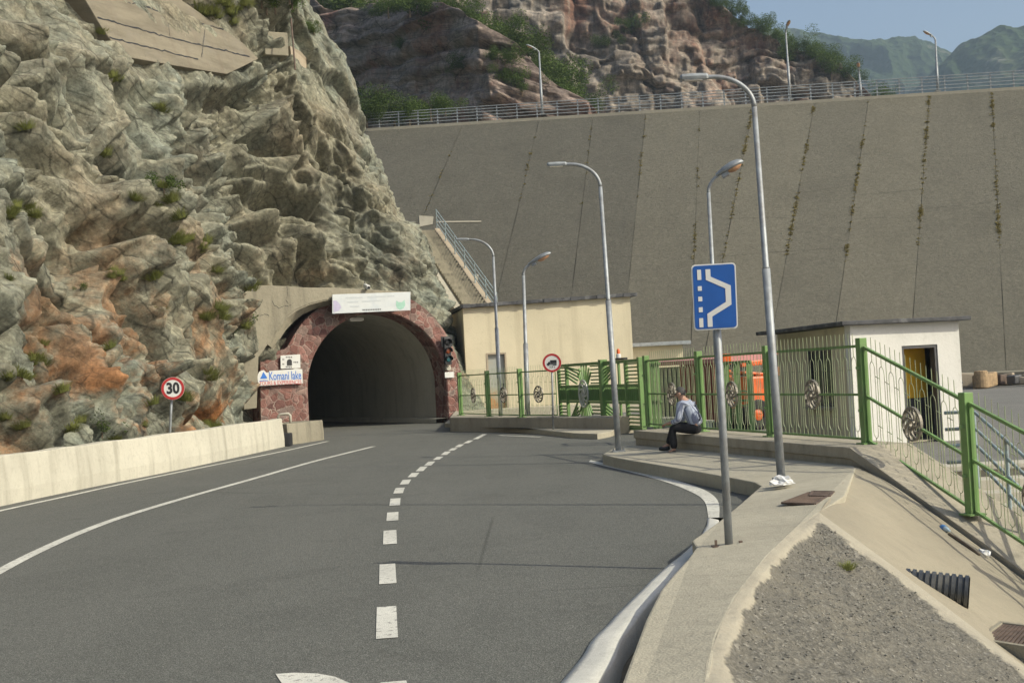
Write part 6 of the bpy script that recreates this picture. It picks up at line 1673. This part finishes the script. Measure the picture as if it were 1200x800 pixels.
Bn = [('pel', 'w'), ('w', 'ch'), ('ch', 'nb'), ('nb', 'nk'), ('nk', 'hd'), ('hd', 'ht'), ('nb', 'sl'), ('sl', 'el'), ('el', 'wl'), ('wl', 'hl'), ('nb', 'sr'), ('sr', 'er'), ('er', 'wr'), ('wr', 'hr'),
      ('pel', 'hpl'), ('hpl', 'knl'), ('knl', 'anl'), ('anl', 'ftl'), ('pel', 'hpr'), ('hpr', 'knr'), ('knr', 'anr'), ('anr', 'ftr')]
Rr = dict(pel=.07, w=.11, ch=.12, nb=.08, nk=.052, hd=.088, ht=.07, sl=.055, el=.04, wl=.028, hl=.03, sr=.055, er=.04, wr=.028, hr=.03, hpl=.06, knl=.058, anl=.04, ftl=.03, hpr=.06, knr=.058, anr=.04, ftr=.03)
per = skin('person', [J[n] for n in names], [(idx[a], idx[b]) for a, b in Bn], [Rr[n] for n in names], 'skin', None, tuple(pel))
tag(per, 'person in pale striped shirt and black trousers sitting on the ledge, back half turned', 'person')
# fingers of both hands
for side_, hn, wn_ in ((1, 'hl', 'wl'), (-1, 'hr', 'wr')):
    h0, w0_ = J[hn], J[wn_]; dv_ = (h0-w0_).normalized(); sd_ = dv_.cross(ZZ).normalized()
    JJ = [h0]; BB = []; RR_ = [.02]
    for k, ln_ in ((-1.5, .075), (-.5, .085), (.5, .08), (1.5, .062)):
        i = len(JJ); b0 = h0+dv_*.025+sd_*k*.017
        JJ += [b0, b0+dv_*ln_*.55-ZZ*.012, b0+dv_*ln_*.85-ZZ*.045]; RR_ += [.011, .0095, .008]; BB += [(0, i), (i, i+1), (i+1, i+2)]
    i = len(JJ); b0 = h0+sd_*(-.035)*side_; JJ += [b0, b0+dv_*.04-sd_*.02*side_-ZZ*.01, b0+dv_*.07-sd_*.01*side_-ZZ*.03]; RR_ += [.013, .011, .009]; BB += [(0, i), (i, i+1), (i+1, i+2)]
    skin('hand', JJ, BB, RR_, 'skin', per, tuple(pel))
# face details
hc, hx2 = J['hd'], V3((-.86, .51, -.12)).normalized()
mb = MB(); mb.lathe(hc+hx2*.075+ZZ*.0, hx2*.9-ZZ*.4, [(0, .022), (.025, .018), (.04, .008), (.043, 0)], 8); mb.build('nose', 'skin', per, smooth=True)
for s_ in (-1, 1):
    mb = MB(); mb.lathe(hc+Lt*s_*.085-hx2*.005+ZZ*.005, Lt*s_, [(-.01, .03), (.006, .034), (.014, .022), (.01, 0)], 10); mb.build('ear', 'skin', per, smooth=True)
    mb = MB(); mb.lathe(hc+hx2*.080+Lt*s_*.034+ZZ*.028, hx2, [(0, .012), (.008, .008), (.01, 0)], 8); mb.build('eye', 'black', per)
mb = MB(); mb.box(hc+hx2*.085-ZZ*.05, (.012, .05, .01), hx2, Lt, ZZ); mb.build('mouth', 'redpaint', per)
# hair: cap over crown and back of the head
bm = bmesh.new(); bmesh.ops.create_icosphere(bm, subdivisions=3, radius=1)
me = bpy.data.meshes.new('hair')
for v in bm.verts:
    p = v.co.copy(); k = 1+.05*vnoise(np.array([[p.x*6, p.y*6, p.z*6]]))[0]
    v.co = (Fw*(p.x*.105)+Lt*(p.y*.093)+ZZ*(p.z*.118))*k
bmesh.ops.delete(bm, geom=[v for v in bm.verts if (v.co.dot(Fw) > .035 and v.co.z < .045) or v.co.z < -.055], context='VERTS')
for f_ in bm.faces: f_.smooth = True
bm.to_mesh(me); bm.free(); me.materials.append(MAT['hair']); ho = bpy.data.objects.new('hair', me); COL.objects.link(ho); ho.parent = per; ho.location = (J['hd']+ZZ*.025-Fw*.008)-pel; ho['_base'] = tuple(J['hd'])
# shirt
S = ['pel', 'w', 'ch', 'nb', 'nk', 'sl', 'el', 'wl', 'sr', 'er', 'wr']; si = {n: i for i, n in enumerate(S)}
sj = [J[n] for n in S]; sj[4] = J['nb'].lerp(J['nk'], .55); sj[0] = J['pel']+ZZ*.02
sj[7] = J['el'].lerp(J['wl'], .88); sj[10] = J['er'].lerp(J['wr'], .88)
skin('shirt', sj, [(si[a], si[b]) for a, b in [('pel', 'w'), ('w', 'ch'), ('ch', 'nb'), ('nb', 'nk'), ('nb', 'sl'), ('sl', 'el'), ('el', 'wl'), ('nb', 'sr'), ('sr', 'er'), ('er', 'wr')]],
     [(.155, .145), (.165, .15), (.175, .145), (.115, .11), .066, .082, .064, .045, .082, .064, .045], 'shirt', per, tuple(pel))
T = ['pel', 'hpl', 'knl', 'anl', 'hpr', 'knr', 'anr']; ti = {n: i for i, n in enumerate(T)}
skin('trousers', [J['pel']-ZZ*.0]+[J[n] for n in T[1:]], [(0, 1), (1, 2), (2, 3), (0, 4), (4, 5), (5, 6)], [(.10, .09), .105, .086, .068, .115, .088, .068], 'trouser', per, tuple(pel))
for a_n, f_n in (('anl', 'ftl'), ('anr', 'ftr')):
    A_, F_ = J[a_n], J[f_n]; dv_ = (F_-A_); 
    skin('shoe', [A_-ZZ*.05-dv_*.25, A_-ZZ*.045+dv_*.3, F_+dv_*.55], [(0, 1), (1, 2)], [.05, .05, .036], 'shoe', per, tuple(pel), sub=2)
# strap across the back
sh_ = [o for o in per.children if o.name.startswith('shirt')][0]; pts = []
mb = MB(); a_, b2 = pj(-.02, -.10, .52), pj(-.16, .17, .16)
for k in range(11):
    p = a_.lerp(b2, k/10)-Ft*.12; ok, c_, n_, _ = sh_.closest_point_on_mesh(p-pel)
    pts.append(c_+n_*.004+pel)
mb.tube(pts, .017, 6); mb.build('bag_strap', 'strap', per)
# phone-free hands rest on the lap

# ================================================================== VEGETATION
def tuft_mesh(seed, n, h, spread):
    r = random.Random(seed); vs, fs = [], []
    for k in range(n):
        a = r.random()*6.283; rr_ = spread*r.random()**.7; b = V3((rr_*math.cos(a), rr_*math.sin(a), 0)); lean = r.uniform(.2, .9); L = h*r.uniform(.45, 1.1)
        d_ = V3((math.cos(a+r.gauss(0, .5))*lean, math.sin(a+r.gauss(0, .5))*lean, 1)).normalized(); w_ = V3((-math.sin(a), math.cos(a), 0))*L*r.uniform(.012, .03)
        m_ = b+d_*L*.55; t_ = b+d_*L+V3((d_.x, d_.y, -.5))*L*.25
        i = len(vs); vs += [b-w_, b+w_, m_+w_*.9, m_-w_*.9, t_]; fs += [(i, i+1, i+2, i+3), (i+3, i+2, i+4)]
    me = bpy.data.meshes.new('grass_tuft'); me.from_pydata([tuple(v) for v in vs], [], fs); me.materials.append(MAT['tuft']); return me
def leafcloud(seed, n, size, lobes, mat, r=(1, 1, 1)):
    rn = random.Random(seed); vs, fs = [], []
    L = [(V3((rn.gauss(0, .45)*r[0], rn.gauss(0, .45)*r[1], rn.uniform(.25, .95)*r[2])), rn.uniform(.25, .5)) for _ in range(lobes)]
    for k in range(n):
        c, rad = rn.choice(L); d_ = V3((rn.gauss(0, 1), rn.gauss(0, 1), rn.gauss(0, 1))).normalized(); p = c+d_*rad*rn.random()**.35
        if p.z < 0: p.z = -p.z*.3
        x = V3((rn.gauss(0, 1), rn.gauss(0, 1), rn.gauss(0, .6))).normalized(); y = x.cross(V3((rn.gauss(0, 1), rn.gauss(0, 1), rn.gauss(0, 1)))).normalized(); s_ = size*rn.uniform(.6, 1.4)
        i = len(vs); vs += [p-x*s_, p+y*s_*.5, p+x*s_, p-y*s_*.5]; fs.append((i, i+1, i+2, i+3))
    me = bpy.data.meshes.new('foliage'); me.from_pydata([tuple(v) for v in vs], [], fs); me.materials.append(MAT[mat]); return me
TM = [tuft_mesh(i, 240, .42, .24) for i in range(4)]
LMs = [leafcloud(40+i, 700, .055, 6, 'leaf') for i in range(4)]
rnd = random.Random(77); made = 0
spots = [(12, 323), (8, 492), (20, 497), (45, 405), (48, 425), (40, 420), (30, 440), (68, 455), (72, 455), (135, 408), (150, 330), (135, 325), (190, 222), (185, 240), (200, 236), (232, 286), (238, 288), (220, 280), (255, 322), (206, 282), (186, 318), (132, 88), (130, 92), (117, 38), (186, 128), (190, 265), (210, 258), (183, 366), (240, 372), (218, 466), (247, 440), (250, 500), (84, 502), (90, 495), (13, 255), (15, 245), (45, 252), (38, 240), (10, 440), (65, 460), (262, 365), (285, 385), (316, 401), (300, 345), (150, 225), (158, 232), (180, 475), (240, 495), (130, 512), (165, 500), (120, 180), (30, 150), (275, 10), (262, 8), (270, 30), (255, 20), (243, 15), (282, 3), (268, 18)]
for (u, v) in spots:
    for k in range(rnd.choice([1, 2, 2, 3])):
        p = on_cliff(u+rnd.gauss(0, 3), v+rnd.gauss(0, 2.5))
        if p is None: continue
        o = bpy.data.objects.new('grass_tuft', rnd.choice(TM)); COL.objects.link(o); s_ = rnd.uniform(.45, .95)*(p.y/33)
        o.location = p-ZZ*.05; o.rotation_euler = (rnd.gauss(0, .12), .35+rnd.gauss(0, .15), rnd.random()*6.28); o.scale = (s_, s_, s_*.9)
        tag(o, 'small yellow-green grass tuft growing from a crack in the left rock face', 'grass tuft', 'grass tufts on the left rock face')
for (u, v, s_) in [(192, 225, .55), (288, 388, .75), (278, 392, .5), (120, 510, .5), (95, 340, .2), (6, 496, .6)]:
    p = on_cliff(u, v)
    if p is None: continue
    b = thing('shrub', 'small dark green shrub rooted in the left rock face', 'shrub', tuple(p), 'shrubs on the left rock face')
    o = bpy.data.objects.new('foliage', rnd.choice(LMs)); COL.objects.link(o); o.parent = b; o.scale = (s_, s_, s_); o['_base'] = tuple(p)
    mb = MB(); mb.tube([p-ZZ*.1, p+ZZ*.35*s_, p+V3((.1, 0, .7*s_))], [.02, .016, .01], 5); mb.build('stem', 'bark', b)
# vegetation on top of the rock and in the gully beyond
def surf_pt(P, u, v, tol=6, back=False):
    U_, V_, D_ = proj(P); m = (np.abs(U_-u) < tol) & (np.abs(V_-v) < tol) & (D_ > 0)
    if not m.any(): return None
    i = np.where(m)[0]; dd_ = D_[i]; i = i[dd_ < dd_.min()+3]; return V3(P[i[np.argmin((U_[i]-u)**2+(V_[i]-v)**2)]])
LMb = [leafcloud(80+i, 4200, .034, 13, 'leaf', (1.1, 1.1, .9)) for i in range(5)]
def shrub(p, s_, label, group, flat=1.0):
    b = thing('shrub', label, 'shrub', tuple(p), group)
    o = bpy.data.objects.new('foliage', rnd.choice(LMb)); COL.objects.link(o); o.parent = b; o.scale = (s_, s_, s_*flat); o.rotation_euler = (0, 0, rnd.random()*6.28); o['_base'] = tuple(p)
    mb = MB(); mb.tube([p-ZZ*.3*s_, p+ZZ*.4*s_], [.05*s_, .03*s_], 5); mb.build('trunk', 'bark', b)
for (u, v, s_) in [(312, 10, .9), (322, 8, 1.0), (333, 10, .9), (306, 2, .9), (345, 6, .8), (368, 40, .5), (340, -4, 1.0)]:
    p = on_cliff(u, v)
    if p is None: p = D(u, v+14, 58)
    shrub(p, s_, 'bright green bush on the top edge of the left rock', 'bushes on top of the left rock')
for (u, v, d_, s_) in [(392, 60, 152, 4), (398, 25, 154, 4.5), (404, 90, 150, 3.5), (408, 110, 148, 3.5), (388, 15, 156, 4.5), (398, 122, 146, 3), (412, 4, 150, 4), (372, 10, 156, 4), (380, 40, 154, 4)]:
    p = D(u, v+14, d_); shrub(p, s_, 'dark green bush in the shaded gully left of the layered rock', 'bushes in the gully')
for (u, v, d_, s_) in [(445, 133, 109, 2.2), (462, 136, 109, 2.0), (480, 138, 109, 1.6), (505, 132, 110, 1.8), (430, 140, 108, 1.8), (522, 128, 111, 1.5)]:
    p = D(u, v+4, d_); shrub(p, s_, 'low bush behind the railing at the foot of the layered rock', 'bushes at the foot of the layered rock')
for (u, v, s_) in [(520, 22, 3), (545, 30, 2.2), (566, 38, 2.4), (592, 52, 2.2), (604, 50, 3.0), (618, 62, 2.6), (480, 4, 2.0), (455, 6, 1.8), (500, 8, 2.4), (530, 20, 2.2)]:
    p = D(u, v+10, 128); shrub(p, s_, 'green bush growing on the ridge of the layered rock', 'bushes on the ridge of the layered rock')
for (u, v, d_, s_) in [(642, 100, 133, 3.0), (652, 98, 134, 3.0), (664, 108, 133, 2.8), (650, 114, 130, 2.4), (674, 118, 131, 2.4), (688, 125, 130, 1.9), (634, 86, 138, 2.8), (662, 122, 128, 1.8)]:
    p = D(u, v+10, d_); shrub(p, s_, 'bright green bush between the layered rock and the grey cliff', 'bushes between the two cliffs')
for (u, v, s_) in [(592, 80, 1.8), (605, 95, 1.6), (540, 82, 1.6), (612, 108, 1.5), (583, 72, 1.2), (470, 58, 1.0), (534, 90, 1.2)]:
    p = surf_pt(BP, u, v)
    if p is not None: shrub(p, s_, 'dark bush clinging to the face of the layered rock', 'bushes on the face of the layered rock')
for (u, v, s_) in [(734, 38, 2.6), (714, 52, 2.4), (832, 2, 3), (857, 18, 3), (895, 40, 2.6), (918, 60, 3), (925, 66, 3), (962, 72, 2.6), (975, 84, 3.2), (985, 88, 3), (890, 35, 2.2), (935, 54, 2), (955, 62, 2), (1000, 96, 2), (845, 8, 2), (878, 24, 2), (910, 44, 2), (1028, 110, 2.4), (870, 20, 2)]:
    p = surf_pt(BP2, u, v+3, 8)
    if p is not None: shrub(p, s_, 'dark green bush on the grey cliff above the dam', 'bushes on the grey cliff')
# small weeds by the ledges
for (u, v, z, s_) in [(703, 505, .02, .55), (706, 506, .02, .4)]:
    p = G(u, v, z); o = bpy.data.objects.new('grass_tuft', TM[0]); COL.objects.link(o); o.location = p; o.scale = (s_,)*3
    tag(o, 'green weed growing at the corner of the low ledge by the gate', 'weed', 'weeds by the low ledge')
U_, V_, D_ = proj(GRAV.reshape(-1, 3))
i = np.argmin((U_-993)**2+(V_-667)**2); o = bpy.data.objects.new('grass_tuft', TM[1]); COL.objects.link(o); o.location = GRAV.reshape(-1, 3)[i]; o.scale = (.28, .28, .22); tag(o, 'lone little grass tuft growing on the gravel bank', 'grass tuft')
# ================================================================== HAZE
hz = MB(); hz.box((0, 1100, 246), (4600, 2800, 500)); 
# box must hold the ground (z -3.2) and the highest summit
for v in hz.v: v.z = -4.4 if v.z < 100 else 430
hm_ = bpy.data.materials.new('haze_air'); hm_.use_nodes = True; hn = hm_.node_tree; hn.nodes.remove(hn.nodes['Principled BSDF'])
pvn = hn.nodes.new('ShaderNodeVolumePrincipled'); pvn.inputs['Color'].default_value = (.62, .80, .97, 1); pvn.inputs['Density'].default_value = .00034; pvn.inputs['Anisotropy'].default_value = .25
hn.links.new(pvn.outputs[0], hn.nodes['Material Output'].inputs['Volume'])
HAZE = hz.build('haze', hm_); HAZE['kind'] = 'stuff'
# tidy
for o in bpy.data.objects:
    if '_base' in o: del o['_base']
